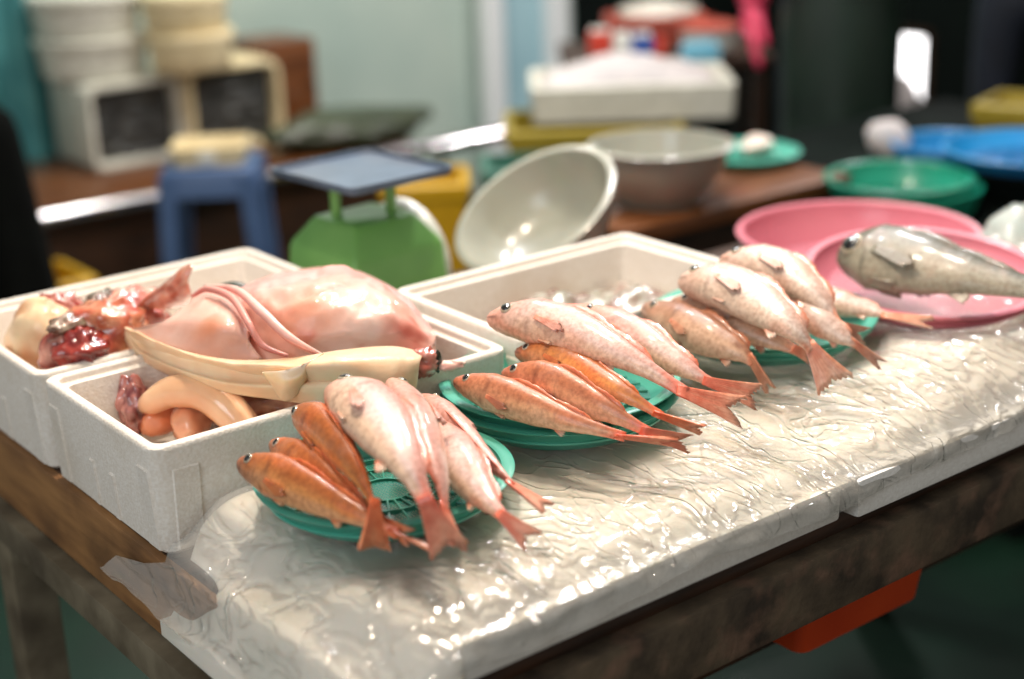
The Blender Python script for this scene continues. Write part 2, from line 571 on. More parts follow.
# ------------------------------------------------------------------ fish table
TX0, TX1, TY0, TY1 = 0.565, 2.14, 0.945, 1.935
tb = empty('market_table', ((TX0 + TX1) / 2, 1.43, 0), 'long worn wooden fish-stall table with rusty front board and grey end beam', 'table')
bm = new()
for k in range(5):
    w = (TY1 - TY0) / 5
    xe = TX1 if k < 3 else (2.06, 1.64)[k - 3]
    add_box(bm, ((TX0 + xe) / 2, TY0 + w * (k + 0.5), 0.715), (xe - TX0, w - 0.003, 0.035), bevel=0.003)
obj('tabletop', bm, 'wood_dark', tb)
bm = new(); add_box(bm, (TX0 + 0.006, (TY0 + TY1) / 2, 0.655), (0.030, TY1 - TY0, 0.094), bevel=0.004); obj('end_plank', bm, 'wood_end', tb)
bm = new()
add_lathe(bm, [(0.0001, 0), (0.006, 0.0), (0.007, -0.004), (0.003, -0.006)], deep(51, 497, 1.80), 16, normal=(-1, 0, 0)); obj('bolt', bm, 'steel', tb)
bm = new(); add_box(bm, ((TX0 + TX1) / 2, TY0 - 0.008, 0.655), (TX1 - TX0 + 0.01, 0.030, 0.072), bevel=0.004); obj('front_board', bm, 'rust', tb)
bm = new(); add_box(bm, (TX0 - 0.002, (TY0 + TY1) / 2 - 0.01, 0.612), (0.052, TY1 - TY0, 0.042), bevel=0.003); obj('end_beam', bm, 'beam', tb)
bm = new(); add_box(bm, (1.12, TY1 - 0.02, 0.63), (1.0, 0.03, 0.08), bevel=0.003); obj('back_rail', bm, 'wood_dark', tb)
for (lx, ly) in ((TX0 + 0.012, 1.80), (TX0 + 0.06, 1.06), (TX1 - 0.06, 1.06), (TX1 - 0.06, 1.66)):
    bm = new(); add_box(bm, (lx, ly, 0), (0.055, 0.055, 0.655), bevel=0.004); obj('leg', bm, 'beam' if lx < 1 else 'wood_dark', tb)
bm = new(); add_box(bm, ((TX0 + TX1) / 2 + 0.1, 1.34, 0.506), (TX1 - TX0 - 0.4, 0.50, 0.022), bevel=0.003); obj('lower_shelf', bm, 'wood_dark', tb)

# foam boards lying along the front of the table
bm = new(); add_box(bm, (0.885, 1.118, 0.751), (0.475, 0.372, 0.038), bevel=0.005)
tag(obj('foam_board', bm, 'foam_clean'), 'white foam board under the ice, left of the joint on the front edge', 'foam board', 'foam boards under the ice')
bm = new(); add_box(bm, (1.615, 1.112, 0.751), (0.955, 0.380, 0.042), bevel=0.005)
tag(obj('foam_board', bm, 'foam_clean'), 'white foam board under the ice, right of the joint on the front edge', 'foam board', 'foam boards under the ice')

# ---- height of the iced surface
BK = [(0.738, 1.182, 0.128), (1.005, 1.235, 0.135), (1.357, 1.262, 0.14), (1.60, 1.205, 0.13)]     # the three teal baskets
ZB = 0.811
def mask(x, y):
    m = 1.0
    for bx, by, br in BK:
        d = math.hypot(x - bx, y - by)
        m = min(m, sst(br - 0.02, br + 0.05, d))
    return m

def icez(x, y):
    n = noise.fractal(V((x * 7, y * 7, 3.3)), 1.0, 2.0, 2)
    m = mask(x, y)
    z = 0.8065 + 0.006 * n * m
    z += 0.022 * sst(1.18, 1.42, x) * m * sst(0.93, 1.05, y)
    z -= 0.013 * sst(0.985, 0.925, y)
    z -= 0.036 * sst(0.655, 0.562, x) ** 1.5 + 0.052 * sst(0.564, 0.536, x)
    return z

def bedz(x, y):
    return max(icez(x, y) - 0.006 - 0.06 * sst(1.17, 1.30, y) * sst(0.60, 0.55, x), 0.697 if x < .558 else .7)

def crease(x, y):
    w = V((x, y, 0.0))
    q = w + V((noise.noise(w * 9), noise.noise(w * 9 + V((5, 5, 5))), 0)) * 0.05
    a = 1 - abs(noise.noise(q * 13 + V((1.7, 9.2, 0)))) * 2.2
    b_ = 1 - abs(noise.noise(V((q.x * 34 + q.y * 20, q.y * 12 - q.x * 7, 4.0)))) * 2.2
    k = sst(-0.15, 0.35, noise.noise(w * 4 + V((3, 8, 2))))
    return max(0, a) ** 4 * 0.0030 * k + max(0, b_) ** 6 * 0.0010 * k

bm = new()
NX, NY = 260, 60
x0, x1, yb, yt = 0.540, 2.10, 0.932, 1.302
rows = []
for i in range(NX):
    x = x0 + (x1 - x0) * i / (NX - 1)
    rows.append([V((x, yb + (yt - yb) * j / (NY - 1), bedz(x, yb + (yt - yb) * j / (NY - 1)))) for j in range(NY)] +
                [V((x, yt, 0.7905 if x > .645 else (0.690 if x > .556 else .680))), V((x, yb, 0.7905 if x > .645 else (0.690 if x > .556 else .680)))])
loft(bm, rows)
tag(obj('ice_bed', bm, 'ice', angle=80), 'bed of crushed ice under the clear plastic along the table front', 'ice', kind='stuff')

def sheet(name, xa, xb, lift, label, left_flare=False):
    bm = new()
    nx, ny = int((xb - xa) / 0.0045), 110
    rings = []
    for i in range(nx + 1):
        x = xa + (xb - xa) * i / nx
        row = []
        for j in range(ny + 1):
            f = j / ny
            if f < 0.14:                       # hem hanging over the front of the foam board
                k = (0.14 - f) / 0.14
                y = 0.924 - 0.006 * k + 0.004 * noise.noise(V((x * 25, k, 0)))
                z = icez(x, 0.926) - 0.004 - (0.015 + 0.010 * noise.noise(V((x * 6, 2.0, 0)))) * k
            else:
                y = 0.926 + (1.304 + (0.115 * sst(.554, .542, x) if left_flare else 0) - 0.926) * (f - 0.14) / 0.86
                z = icez(x, min(y, 1.3))
            m = mask(x, y)
            z += crease(x, y) * (0.35 + 0.65 * m) * (0.25 + 0.75 * m) * (0.30 + 0.95 * sst(0.95, 1.3, x)) + lift
            if m < 1: z = min(z, ZB - 0.0008 + m * 0.02)
            if left_flare and x < 0.66:        # the loose end slopes down over the table end
                k = (0.66 - x) / 0.132
                z -= 0.006 * sst(0.560, 0.525, x)
                z += 0.006 * k * noise.noise(V((x * 30, y * 26, 1.0)))
            row.append(V((x, y, z)))
        rings.append(row)
    if left_flare:                             # ragged hem
        for i in range(4):
            for j in range(ny + 1):
                p = rings[i][j]
                p.z += (1 - i / 4) * 0.005 * noise.noise(V((p.y * 18, 0.4, 0)))
                p.x += (1 - i / 4) * 0.003 * noise.noise(V((p.y * 22, 3.4, 0)))
    loft(bm, rings, closed=False, cap0=False, cap1=False)
    return tag(obj(name, bm, 'film', angle=180), label, 'plastic sheet', 'clear plastic sheets over the ice')

sheet('plastic_sheet', 0.531, 1.135, 0.0, 'crinkled clear plastic sheet drooping over the left end of the table', True)
sheet('plastic_sheet', 1.095, 2.115, 0.003, 'crinkled clear plastic sheet on the right, bulging under the pink plate')

# ------------------------------------------------------------------ foam fish boxes
def foam_box(x0, x1, y0, y1, zb, h, label, notches=True):
    cx, cy, w, d = (x0 + x1) / 2, (y0 + y1) / 2, x1 - x0, y1 - y0
    t = 0.020
    root = empty('foam_box', (cx, cy, zb), label, 'foam box', 'open foam boxes on the table')
    bm = new()
    R = [rrect(cx, cy, w - 0.022, d - 0.022, 0.014, zb),
         rrect(cx, cy, w - 0.014, d - 0.014, 0.016, zb + 0.004),
         rrect(cx, cy, w - 0.002, d - 0.002, 0.016, zb + h - 0.006),
         rrect(cx, cy, w - 0.004, d - 0.004, 0.015, zb + h - 0.002),
         rrect(cx, cy, w - 0.009, d - 0.009, 0.014, zb + h),
         rrect(cx, cy, w - 2 * t + 0.018, d - 2 * t + 0.018, 0.013, zb + h),
         rrect(cx, cy, w - 2 * t + 0.014, d - 2 * t + 0.014, 0.012, zb + h - 0.002),
         rrect(cx, cy, w - 2 * t + 0.013, d - 2 * t + 0.013, 0.012, zb + h - 0.008),
         rrect(cx, cy, w - 2 * t, d - 2 * t, 0.012, zb + h - 0.010),
         rrect(cx, cy, w - 2 * t - 0.022, d - 2 * t - 0.022, 0.010, zb + 0.022),
         rrect(cx, cy, w - 2 * t - 0.034, d - 2 * t - 0.034, 0.008, zb + 0.018)]
    loft(bm, R)
    # moulded ribs on the ends and the long sides, following the slope of the walls
    def rib(nx, ny, k, wd, z0_, z1_):
        def P(z, off, side):
            f = (z - zb) / h
            hw, hd_ = w / 2 - .0075 + .0065 * f + off, d / 2 - .0075 + .0065 * f + off
            return V((cx + nx * hw + ny * (k * w + side * wd / 2), cy + ny * hd_ + nx * (k * d + side * wd / 2), z))
        rr_ = []
        for z, o_ in ((zb + z0_, -.003), (zb + z0_ + .002, .0025), (zb + z1_ - .003, .0025), (zb + z1_, -.003)):
            rr_.append([P(z, -.004, -1), P(z, o_, -.8), P(z, o_, .8), P(z, -.004, 1)])
        loft(bm, rr_)
    for n_ in (-1, 1):
        for k in (-.40, .40): rib(n_, 0, k, .030, .004, h - .024)
        for k in (-.09, .09): rib(n_, 0, k, .012, .004, .060)
        for k in (-.42, .42): rib(0, n_, k, .034, .004, h - .024)
    obj('tub', bm, 'foam', root)
    return root

ZT = 0.7505
foam_box(0.555, 0.998, 1.312, 1.592, ZT, 0.12, 'white foam box nearest the camera, holding the tan coiled organ')
foam_box(0.553, 0.992, 1.600, 1.912, ZT, 0.12, 'white foam box of red offal behind the box with the coiled organ')
foam_box(1.020, 1.425, 1.312, 1.594, ZT, 0.12, 'white foam box of grey bagged seafood behind the middle fish basket')

# grey bagged seafood in the third box
def greycol(p, n):
    return lerp(rgb(150, 150, 132), rgb(206, 200, 190), n)
bm = new()
rings = []
nx, ny = 46, 34
for i in range(nx):
    x = 1.046 + 0.352 * i / (nx - 1)
    row = []
    for j in range(ny):
        y = 1.338 + 0.23 * j / (ny - 1)
        e = min(i, nx - 1 - i, j, ny - 1 - j) / 6
        z = 0.806 + 0.022 * min(1, e) + 0.022 * noise.fractal(V((x * 12, y * 12, 8)), 0.9, 2.0, 4) * min(1, e)
        row.append(V((x, y, z)))
    row += [V((x, 1.568, 0.772)), V((x, 1.338, 0.772))]
    rings.append(row)
loft(bm, rings)
setcol(bm, None, lambda p: greycol(p, noise.noise(p * 22) * 0.8 + 0.5))
tag(obj('seafood_bag', bm, 'gut', angle=180), 'grey wet seafood bagged in the foam box behind the middle basket', 'seafood')

# ------------------------------------------------------------------ baskets
def basket(loc, rad, h, mat, sv, label, group, name='round_basket', deep_ratio=0.78, rings=(0.35, 0.7), normal=None, ribs=True):
    loc = V(loc)
    root = empty(name, loc, label, 'basket', group)
    bm = new()
    rb = rad * deep_ratio
    prof = [(rb, 0), (rb + (rad - rb) * 0.5, h * 0.45), (rad - 0.008, h * 0.80), (rad - 0.004, h * 0.86), (rad - 0.001, h * 0.90), (rad, h * 0.96),
            (rad - 0.003, h), (rad - 0.010, h), (rad - 0.013, h * 0.95), (rad - 0.013, h * 0.86), (rb + (rad - rb) * 0.42 - 0.003, h * 0.45), (rb - 0.003, 0.003)]
    add_lathe(bm, prof, loc, 72, normal)
    for f in rings:
        z = h * f
        rr = rb + (rad - rb) * f * 1.02 + 0.001
        add_lathe(bm, [(rr, z - 0.002), (rr + 0.003, z - 0.001), (rr + 0.003, z + 0.001), (rr, z + 0.002)], loc, 72, normal)
    obj('rim_wall', bm, mat, root)
    bm = new()
    prof = [(0.0005, 0.006), (rb * 0.3, 0.006), (rb * 0.6, 0.005), (rb - 0.003, 0.003)]
    add_lathe(bm, prof, loc, 72, normal)
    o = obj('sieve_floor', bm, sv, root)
    if not ribs: return root
    bm = new()
    q = V(normal).to_track_quat('Z', 'Y') if normal else None
    for k in range(24):
        a = 2 * PI * k / 24
        p0 = V((rb * 0.25 * math.cos(a), rb * 0.25 * math.sin(a), 0.0075))
        p1 = V(((rb - 0.004) * math.cos(a), (rb - 0.004) * math.sin(a), 0.0045))
        if q: p0, p1 = q @ p0, q @ p1
        add_tube(bm, [loc + p0, loc + p1], 0.0012, n=3, seg=6)
    for rr in (0.26, 0.5, 0.75):
        add_lathe(bm, [(rb * rr - 0.0015, 0.004), (rb * rr - 0.001, 0.0085), (rb * rr + 0.001, 0.0085), (rb * rr + 0.0015, 0.004)], loc, 48, normal)
    obj('floor_ribs', bm, mat, root)
    return root

GB = 'teal baskets of fish on the ice'
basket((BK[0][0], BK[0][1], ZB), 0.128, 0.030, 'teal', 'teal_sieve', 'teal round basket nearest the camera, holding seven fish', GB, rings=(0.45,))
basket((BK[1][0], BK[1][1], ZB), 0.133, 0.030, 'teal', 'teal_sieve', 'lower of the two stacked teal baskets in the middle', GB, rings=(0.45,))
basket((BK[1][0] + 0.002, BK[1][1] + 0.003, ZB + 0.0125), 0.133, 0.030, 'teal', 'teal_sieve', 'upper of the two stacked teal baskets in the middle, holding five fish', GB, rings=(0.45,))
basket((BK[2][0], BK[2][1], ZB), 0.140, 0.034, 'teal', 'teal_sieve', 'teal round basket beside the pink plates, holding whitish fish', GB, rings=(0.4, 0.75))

# ------------------------------------------------------------------ fish
DOR = [(0, .12), (.025, .32), (.07, .52), (.13, .72), (.20, .88), (.28, .99), (.36, 1.0), (.48, .88), (.60, .69), (.72, .50), (.82, .36), (.92, .27), (1, .25)]
VEN = [(0, .14), (.02, .36), (.06, .54), (.12, .70), (.20, .86), (.28, .98), (.38, 1.0), (.50, .86), (.60, .66), (.72, .44), (.82, .31), (.92, .25), (1, .24)]
WID = [(0, .18), (.02, .42), (.06, .64), (.12, .86), (.20, 1.0), (.32, 1.0), (.46, .84), (.60, .60), (.75, .36), (.90, .18), (1, .05)]

KINDS = {
    'orange': dict(back=rgb(178, 98, 44), flank=rgb(216, 140, 78), belly=rgb(232, 172, 124), head=rgb(158, 92, 60), tail=rgb(236, 112, 66), fin=rgb(236, 120, 66), stripe=rgb(248, 170, 92)),
    'peach': dict(back=rgb(192, 118, 80), flank=rgb(214, 150, 112), belly=rgb(228, 184, 150), head=rgb(188, 108, 78), tail=rgb(238, 110, 78), fin=rgb(236, 134, 96), stripe=rgb(244, 190, 140)),
    'white': dict(back=rgb(214, 160, 148), flank=rgb(228, 196, 186), belly=rgb(232, 198, 170), head=rgb(222, 166, 146), tail=rgb(230, 112, 84), fin=rgb(236, 128, 92), stripe=rgb(238, 218, 214)),
    'pale': dict(back=rgb(206, 176, 162), flank=rgb(222, 200, 190), belly=rgb(224, 200, 180), head=rgb(212, 174, 156), tail=rgb(226, 142, 108), fin=rgb(226, 150, 118), stripe=rgb(234, 220, 210)),
    'brown': dict(back=rgb(152, 106, 80), flank=rgb(188, 146, 118), belly=rgb(212, 178, 152), head=rgb(160, 116, 94), tail=rgb(230, 144, 108), fin=rgb(214, 140, 104), stripe=rgb(236, 200, 170)),
    'grey': dict(back=rgb(88, 88, 74), flank=rgb(112, 110, 94), belly=rgb(168, 160, 142), head=rgb(86, 86, 74), tail=rgb(112, 118, 112), fin=rgb(120, 116, 100), stripe=rgb(160, 156, 140)),
}

def fish(label, group, pts, tip, hd, kind, roll, wr=0.70, seed=0, tail_w=0.9, tail_roll=0.0, fork=0.25, eye=0.24, ea=None, eye_t=0.115, dors=0.3, name='fish'):
    """pts: (px, py, z) along the middle of the body, snout to tail root; tip: end of the tail"""
    K = KINDS[kind]
    P3 = [at(*p) for p in pts]
    tipp = at(*tip)
    n, m = 46, 30
    S = catmull(P3, n)
    L = sum((S[i + 1] - S[i]).length for i in range(n - 1))
    base = V((sum(p.x for p in S) / n, sum(p.y for p in S) / n, min(p.z for p in S) - hd * 0.6))
    root = empty(name, base, label, 'fish', group)
    roll = math.radians(roll)
    frames = []
    for i in range(n):
        T = (S[min(i + 1, n - 1)] - S[max(i - 1, 0)]).normalized()
        U = V((0, 0, 1)); U = (U - T * U.dot(T)).normalized()
        Sd = T.cross(U).normalized()
        D = U * math.cos(roll) + Sd * math.sin(roll)
        frames.append((S[i], T, D, T.cross(D).normalized()))
    def rad(t):
        return hd * interp(DOR, t), hd * interp(VEN, t), hd * wr * interp(WID, t)
    def point(t, a, off=0.0):
        f = t * (n - 1); k = min(int(f), n - 2); g = f - k
        c0, T, D, Lt = (frames[k][q].lerp(frames[k + 1][q], g) for q in range(4))
        d_, v_, w_ = rad(t)
        ca, sa = math.cos(a), math.sin(a)
        hr = d_ if ca > 0 else v_
        w = math.copysign(abs(sa) ** 0.92, sa) * w_
        gill = 1 + 0.05 * sst(0.18, 0.255, t) * sst(0.275, 0.262, t)
        return c0 + D * (hr * ca * gill + off * ca) + Lt * (w * gill + off * sa), T, D, Lt
    def colour(t, a):
        ca = math.cos(a)
        nn = noise.noise(V((t * 9 + seed * 3.1, a * 1.3, seed * 1.7)))
        k = sst(-0.75, 0.75, ca + 0.35 * nn)
        c = lerp(K['belly'], K['flank'], k * 2) if k < .5 else lerp(K['flank'], K['back'], k * 2 - 1)
        st = math.exp(-((ca + 0.05 + 0.2 * nn) / 0.22) ** 2) * sst(.25, .4, t)
        c = lerp(c, K['stripe'], st * 0.55)
        c = lerp(c, K['head'], 0.75 * sst(0.26, 0.05, t + 0.06 * nn))
        blush = sst(0.15, 0.5, noise.noise(V((t * 5 + seed, a * 0.9, seed + 9))))
        c = lerp(c, K['fin'], 0.35 * blush)
        c = lerp(c, K['tail'], 0.85 * sst(0.80, 1.0, t + 0.09 * nn))
        # gill slit and mouth line
        g = math.exp(-((t - 0.268 - 0.02 * ca) / 0.008) ** 2) * sst(0.98, 0.6, abs(ca))
        c = lerp(c, tuple(x * 0.45 for x in K['head']), g * 0.7)
        mo = math.exp(-((ca + 0.28 + 1.2 * t) / 0.10) ** 2) * sst(0.10, 0.07, t)
        c = lerp(c, rgb(70, 30, 24), mo * 0.8)
        return c
    bm = new()
    rings, cols = [], []
    for i in range(n):
        t = i / (n - 1)
        t = t ** 1.25 if t < 1 else 1
        rings.append([point(t, 2 * PI * j / m)[0] for j in range(m)])
        cols.append([colour(t, 2 * PI * j / m) for j in range(m)])
    loft(bm, rings, cols=cols)
    obj('body', bm, 'fish', root, angle=180)
    # fins
    def fan(bm, o0, dirv, spread, lat, ln, w0, w1, nr=13, fk=0.0, c0=None, c1=None, thick=0.0012, sd=0):
        lay = bm.verts.layers.float_color.get('col') or bm.verts.layers.float_color.new('col')
        ml = 8
        top, bot = [], []
        for i in range(ml):
            f = i / (ml - 1)
            rt, rb_ = [], []
            for j in range(nr):
                s = j / (nr - 1) * 2 - 1
                l = ln * f * (1 - fk * (1 - abs(s)) ** 1.2 + 0.05 * noise.noise(V((j * 1.9, sd * 3.3, 0))))
                if f == 1: l += ln * 0.06 * ((j % 2) - 0.5)
                ww = (w0 + (w1 - w0) * f ** 1.25) * s
                p = o0 + dirv * l + spread * ww + lat * (0.0022 * math.cos(j * PI) * f + 0.05 * ln * f * f * noise.noise(V((s * 1.2, sd * 5.0, 1))))
                q = lerp(c0, c1, min(1, f * (.6 + .9 * max(0, noise.noise(V((s * 3.1, f * 2.2, sd * 7.7))) + .4))))
                q = lerp(q, tuple(min(1, x * 1.35 + 0.06) for x in q[:3]), 0.5 * (j % 2))
                for lst, sg in ((rt, 1), (rb_, -1)):
                    v = bm.verts.new(p + lat * thick * sg * (1 - 0.7 * f))
                    v[lay] = (q[0], q[1], q[2], 1)
                    lst.append(v)
            top.append(rt); bot.append(rb_)
        for i in range(ml - 1):
            for j in range(nr - 1):
                bm.faces.new((top[i][j], top[i][j + 1], top[i + 1][j + 1], top[i + 1][j]))
                bm.faces.new((bot[i][j], bot[i + 1][j], bot[i + 1][j + 1], bot[i][j + 1]))
            for j in (0, nr - 1):
                bm.faces.new((top[i][j], top[i + 1][j], bot[i + 1][j], bot[i][j]))
        for i in (0, ml - 1):
            for j in range(nr - 1):
                bm.faces.new((top[i][j], bot[i][j], bot[i][j + 1], top[i][j + 1]))
    c0, T, D, Lt = frames[-1]
    tv = tipp - c0
    tl = tv.length
    tv.normalize()
    spread = (D - tv * D.dot(tv)).normalized()
    lat = tv.cross(spread).normalized()
    spread = (spread * math.cos(math.radians(tail_roll)) + lat * math.sin(math.radians(tail_roll))).normalized()
    lat = tv.cross(spread).normalized()
    bm = new()
    fan(bm, c0 - tv * 0.010, tv, spread, lat, tl + .010, hd * 0.21, hd * tail_w * .9, fk=fork, c0=K['tail'], c1=lerp(K['tail'], K['belly'], 0.5), sd=seed, nr=17)
    obj('tail_fin', bm, 'fin', root, angle=180)
    # dorsal fin: low, laid back
    bm = new()
    lay = bm.verts.layers.float_color.new('col')
    prev = None
    for i in range(24):
        f = i / 23
        t = 0.30 + 0.50 * f
        p, T, D, Lt = point(t, 0.0, -0.001)
        hgt = hd * dors * (sst(0, 0.2, f) * (1 - 0.45 * sst(0.3, 0.5, f) + 0.3 * sst(0.5, 0.65, f)) * sst(1.05, 0.8, f)) + 0.0005
        q = p + (D * 0.75 + T * 0.75 + Lt * 0.25).normalized() * hgt * (1 + 0.16 * (i % 2))
        row = [bm.verts.new(p - Lt * 0.0012), bm.verts.new(q - Lt * 0.0004), bm.verts.new(q + Lt * 0.0004), bm.verts.new(p + Lt * 0.0012)]
        for v, cc in zip(row, (K['back'], K['fin'], K['fin'], K['back'])): v[lay] = (cc[0], cc[1], cc[2], 1)
        if prev:
            for a_, b_ in ((0, 1), (1, 2), (2, 3)):
                bm.faces.new((prev[a_], prev[b_], row[b_], row[a_]))
        prev = row
    obj('dorsal_fin', bm, 'fin', root, angle=180)
    for sg in (-1, 1):
        bm = new()
        p, T, D, Lt = point(0.29, sg * 1.75, 0.0018)
        out = (Lt * sg)
        dv = (T * 0.96 - D * 0.22 - out * 0.02).normalized()
        sp = (D - dv * D.dot(dv)).normalized()
        fan(bm, p, dv, sp, dv.cross(sp), hd * 1.15, hd * 0.10, hd * 0.22, nr=9, fk=-0.3, c0=lerp(K['fin'], K['flank'], .25), c1=lerp(K['fin'], K['flank'], 0.6), thick=0.0008, sd=seed + sg)
        obj('pectoral_fin', bm, 'fin', root, angle=180)
        bm = new()
        p, T, D, Lt = point(0.33, sg * 2.75, 0.0)
        dv = (T * 0.99 + (-D) * 0.02).normalized()
        sp = (Lt * sg - dv * (Lt * sg).dot(dv)).normalized()
        fan(bm, p, dv, sp, dv.cross(sp), hd * 0.6, hd * 0.06, hd * 0.12, nr=7, fk=-0.2, c0=lerp(K['fin'], K['belly'], .5), c1=K['belly'], thick=0.0008, sd=seed + sg)
        obj('pelvic_fin', bm, 'fin', root, angle=180)
        # eye
        er = hd * eye
        ea_ = ea or (0.98 if abs(math.degrees(roll)) < 40 else 1.28)
        p, T, D, Lt = point(eye_t, sg * ea_)
        nrm = (Lt * sg * math.sin(ea_) + D * math.cos(ea_) * .8 - T * 0.1).normalized()
        bm = new()
        add_lathe(bm, [(er, -er * 0.35), (er * 0.97, er * 0.02), (er * 0.80, er * 0.16), (er * 0.55, er * 0.2), (0.0002, er * 0.2)], p, 24, nrm)
        e = obj('eye', bm, 'eye_ring', root, angle=180)
        bm = new()
        add_lathe(bm, [(er * 0.80, er * 0.10), (er * 0.74, er * 0.24), (er * 0.5, er * 0.36), (0.0002, er * 0.42)], p, 20, nrm)
        obj('pupil', bm, 'pupil', e, angle=180)
    bm = new()
    p, T, D, Lt = point(0.62, PI, -0.0015)
    dv = (T * 0.95 - D * 0.25).normalized()
    sp = T.cross(Lt)
    fan(bm, p, dv, (T - dv * T.dot(dv)).normalized(), Lt, hd * 0.5, hd * 0.12, hd * 0.16, nr=7, fk=-0.1, c0=K['fin'], c1=K['belly'], thick=0.0008, sd=seed)
    obj('anal_fin', bm, 'fin', root, angle=180)
    return root

G1, G2, G3 = 'fish on the nearest teal basket', 'fish on the middle teal baskets', 'fish on the far teal basket'
N_ = 'nearest teal basket'
fish('orange-brown fish at the left rim of the nearest teal basket, snout over the edge', G1,
     [(239, 462, .864), (285, 480, .864), (345, 510, .858), (398, 534, .850)], (434, 550, .838), .0215, 'orange', -25, seed=1, tail_w=.55, tail_roll=80)
fish('orange-brown fish second from the left on the nearest basket, mostly hidden', G1,
     [(272, 443, .868), (305, 465, .870), (345, 495, .864), (388, 524, .852)], (412, 538, .848), .0195, 'orange', -20, seed=2, tail_w=.5)
fish('orange fish with curved body and fanned tail over the rim of the nearest basket', G1,
     [(297, 411, .893), (324, 430, .897), (356, 470, .889), (375, 509, .868)], (375, 551, .838), .0215, 'orange', -5, seed=3, tail_w=.85, tail_roll=80, fork=.1, wr=.8)
fish('large pinkish white fish lying on top of the nearest basket', G1,
     [(333, 389, .916), (368, 410, .922), (403, 460, .910), (428, 506, .884)], (450, 552, .842), .0310, 'white', -78, seed=4, wr=.66, tail_w=.66, tail_roll=20, fork=.12)
fish('white fish with red side fin just right of the large pinkish one', G1,
     [(390, 382, .900), (418, 420, .902), (438, 472, .886), (446, 511, .866)], (459, 549, .842), .0235, 'white', 35, seed=5, tail_w=.62, fork=.12)
fish('white fish with long pink tail pointing to the front right of the nearest basket', G1,
     [(437, 421, .868), (458, 460, .868), (484, 498, .860), (506, 519, .854)], (534, 543, .838), .0215, 'white', -60, seed=6, tail_w=.62, fork=.2, wr=.8)
fish('rightmost slim white fish on the nearest basket, with red mottled tail', G1,
     [(420, 397, .872), (452, 425, .872), (490, 463, .862), (515, 486, .856)], (549, 509, .838), .0180, 'white', 20, seed=7, tail_w=.75, tail_roll=60, fork=.2, wr=.85)

fish('peach fish in front on the middle baskets, snout over the left rim', G2,
     [(455, 381, .874), (505, 397, .874), (568, 421, .866), (625, 437, .857)], (676, 442, .846), .0205, 'peach', -25, seed=8, tail_w=.62, tail_roll=70, wr=.8)
fish('plump speckled peach fish second from front on the middle baskets', G2,
     [(503, 373, .878), (552, 385, .882), (604, 410, .873), (650, 433, .858)], (692, 444, .846), .0225, 'peach', -20, seed=9, tail_w=.5)
fish('darker orange fish below the big white one on the middle baskets', G2,
     [(516, 352, .890), (560, 360, .894), (618, 391, .884), (662, 416, .866)], (704, 430, .850), .0185, 'orange', -40, seed=10, tail_w=.45, tail_roll=60, wr=.8)
fish('big white fish on top of the middle baskets with blunt orange snout', G2,
     [(488, 318, .920), (552, 325, .922), (622, 356, .909), (686, 393, .884)], (744, 413, .858), .0275, 'white', -50, seed=11, tail_w=.8, tail_roll=-20, eye=.26)
fish('white fish behind the big one on the middle baskets, red tail farthest right', G2,
     [(575, 308, .906), (628, 334, .900), (680, 366, .884), (712, 383, .872)], (760, 398, .856), .0225, 'white', -50, seed=12, tail_w=.75, fork=.15)

fish('brown fish in front on the far basket with tail bent down over the rim', G3,
     [(644, 307, .872), (688, 328, .873), (734, 350, .864), (753, 362, .855)], (771, 391, .826), .0255, 'brown', -45, seed=13, tail_w=.35, tail_roll=60)
fish('brown fish lying between the front brown one and the white ones', G3,
     [(672, 302, .876), (722, 317, .878), (768, 338, .866), (800, 352, .856)], (812, 358, .850), .0250, 'brown', -50, seed=14, tail_w=.4)
fish('white fish with broad fanned tail over the front of the far basket', G3,
     [(680, 281, .910), (732, 289, .914), (786, 324, .899), (813, 350, .876)], (836, 386, .842), .0310, 'pale', -62, seed=15, tail_w=.80, tail_roll=25, fork=.12)
fish('white fish highest at the back of the far basket', G3,
     [(720, 261, .918), (772, 267, .921), (815, 296, .904), (838, 326, .878)], (868, 336, .864), .0275, 'pale', -60, seed=16, tail_w=.4)
fish('slim white fish with narrow drooping tail between the two largest of the far basket', G3,
     [(768, 289, .888), (806, 313, .884), (840, 336, .870), (857, 345, .862)], (884, 366, .842), .0190, 'pale', -40, seed=17, tail_w=.4, tail_roll=40)
fish('small white fish at the right of the far basket, tail against the pink plate', G3,
     [(775, 288, .876), (820, 300, .874), (866, 310, .870), (890, 316, .868)], (934, 323, .864), .0190, 'pale', -60, seed=18, tail_w=.5)

# ------------------------------------------------------------------ pink plates and grey fish
pn = (ray(925, 275) * -1).normalized()
pc = at(925, 276, .850)
nrm = V((-0.05, -0.09, 1)).normalized()
basket(pc - nrm * 0.020, 0.158, 0.030, 'pink', 'pink_sieve', 'pink plastic plate under the grey fish', 'pink plates', name='round_plate', deep_ratio=.80, rings=(0.4,), normal=nrm, ribs=False)
basket(at(858, 229, .815) - V((0, 0, .064)), 0.187, 0.064, 'pink', 'pink_sieve', 'larger pink basket behind the plate with the grey fish', 'pink plates', name='round_basket', deep_ratio=.80, rings=(0.3, 0.6), ribs=False)
gf = fish('large wet grey fish with a big dark eye on the pink plate', None,
     [(840, 254, .886), (892, 259, .893), (975, 277, .892), (1085, 300, .888)], (1150, 310, .886), 0.0475, 'grey', -52, wr=.62, seed=19, ea=1.62, eye_t=.14, eye=.33, tail_w=.5, dors=.15)

# clear bag of ice at the right edge behind the plates
bm = new()
add_blob(bm, at(1030, 247, .80), (.10, .08, .055), .3, .3, 3, 5, colfn=lambda p, n: lerp(rgb(140, 152, 148), rgb(186, 196, 190), n))
tag(obj('ice_bag', bm, 'flesh', angle=180), 'pale knotted bag lump at the right edge behind the pink plates', 'bag')

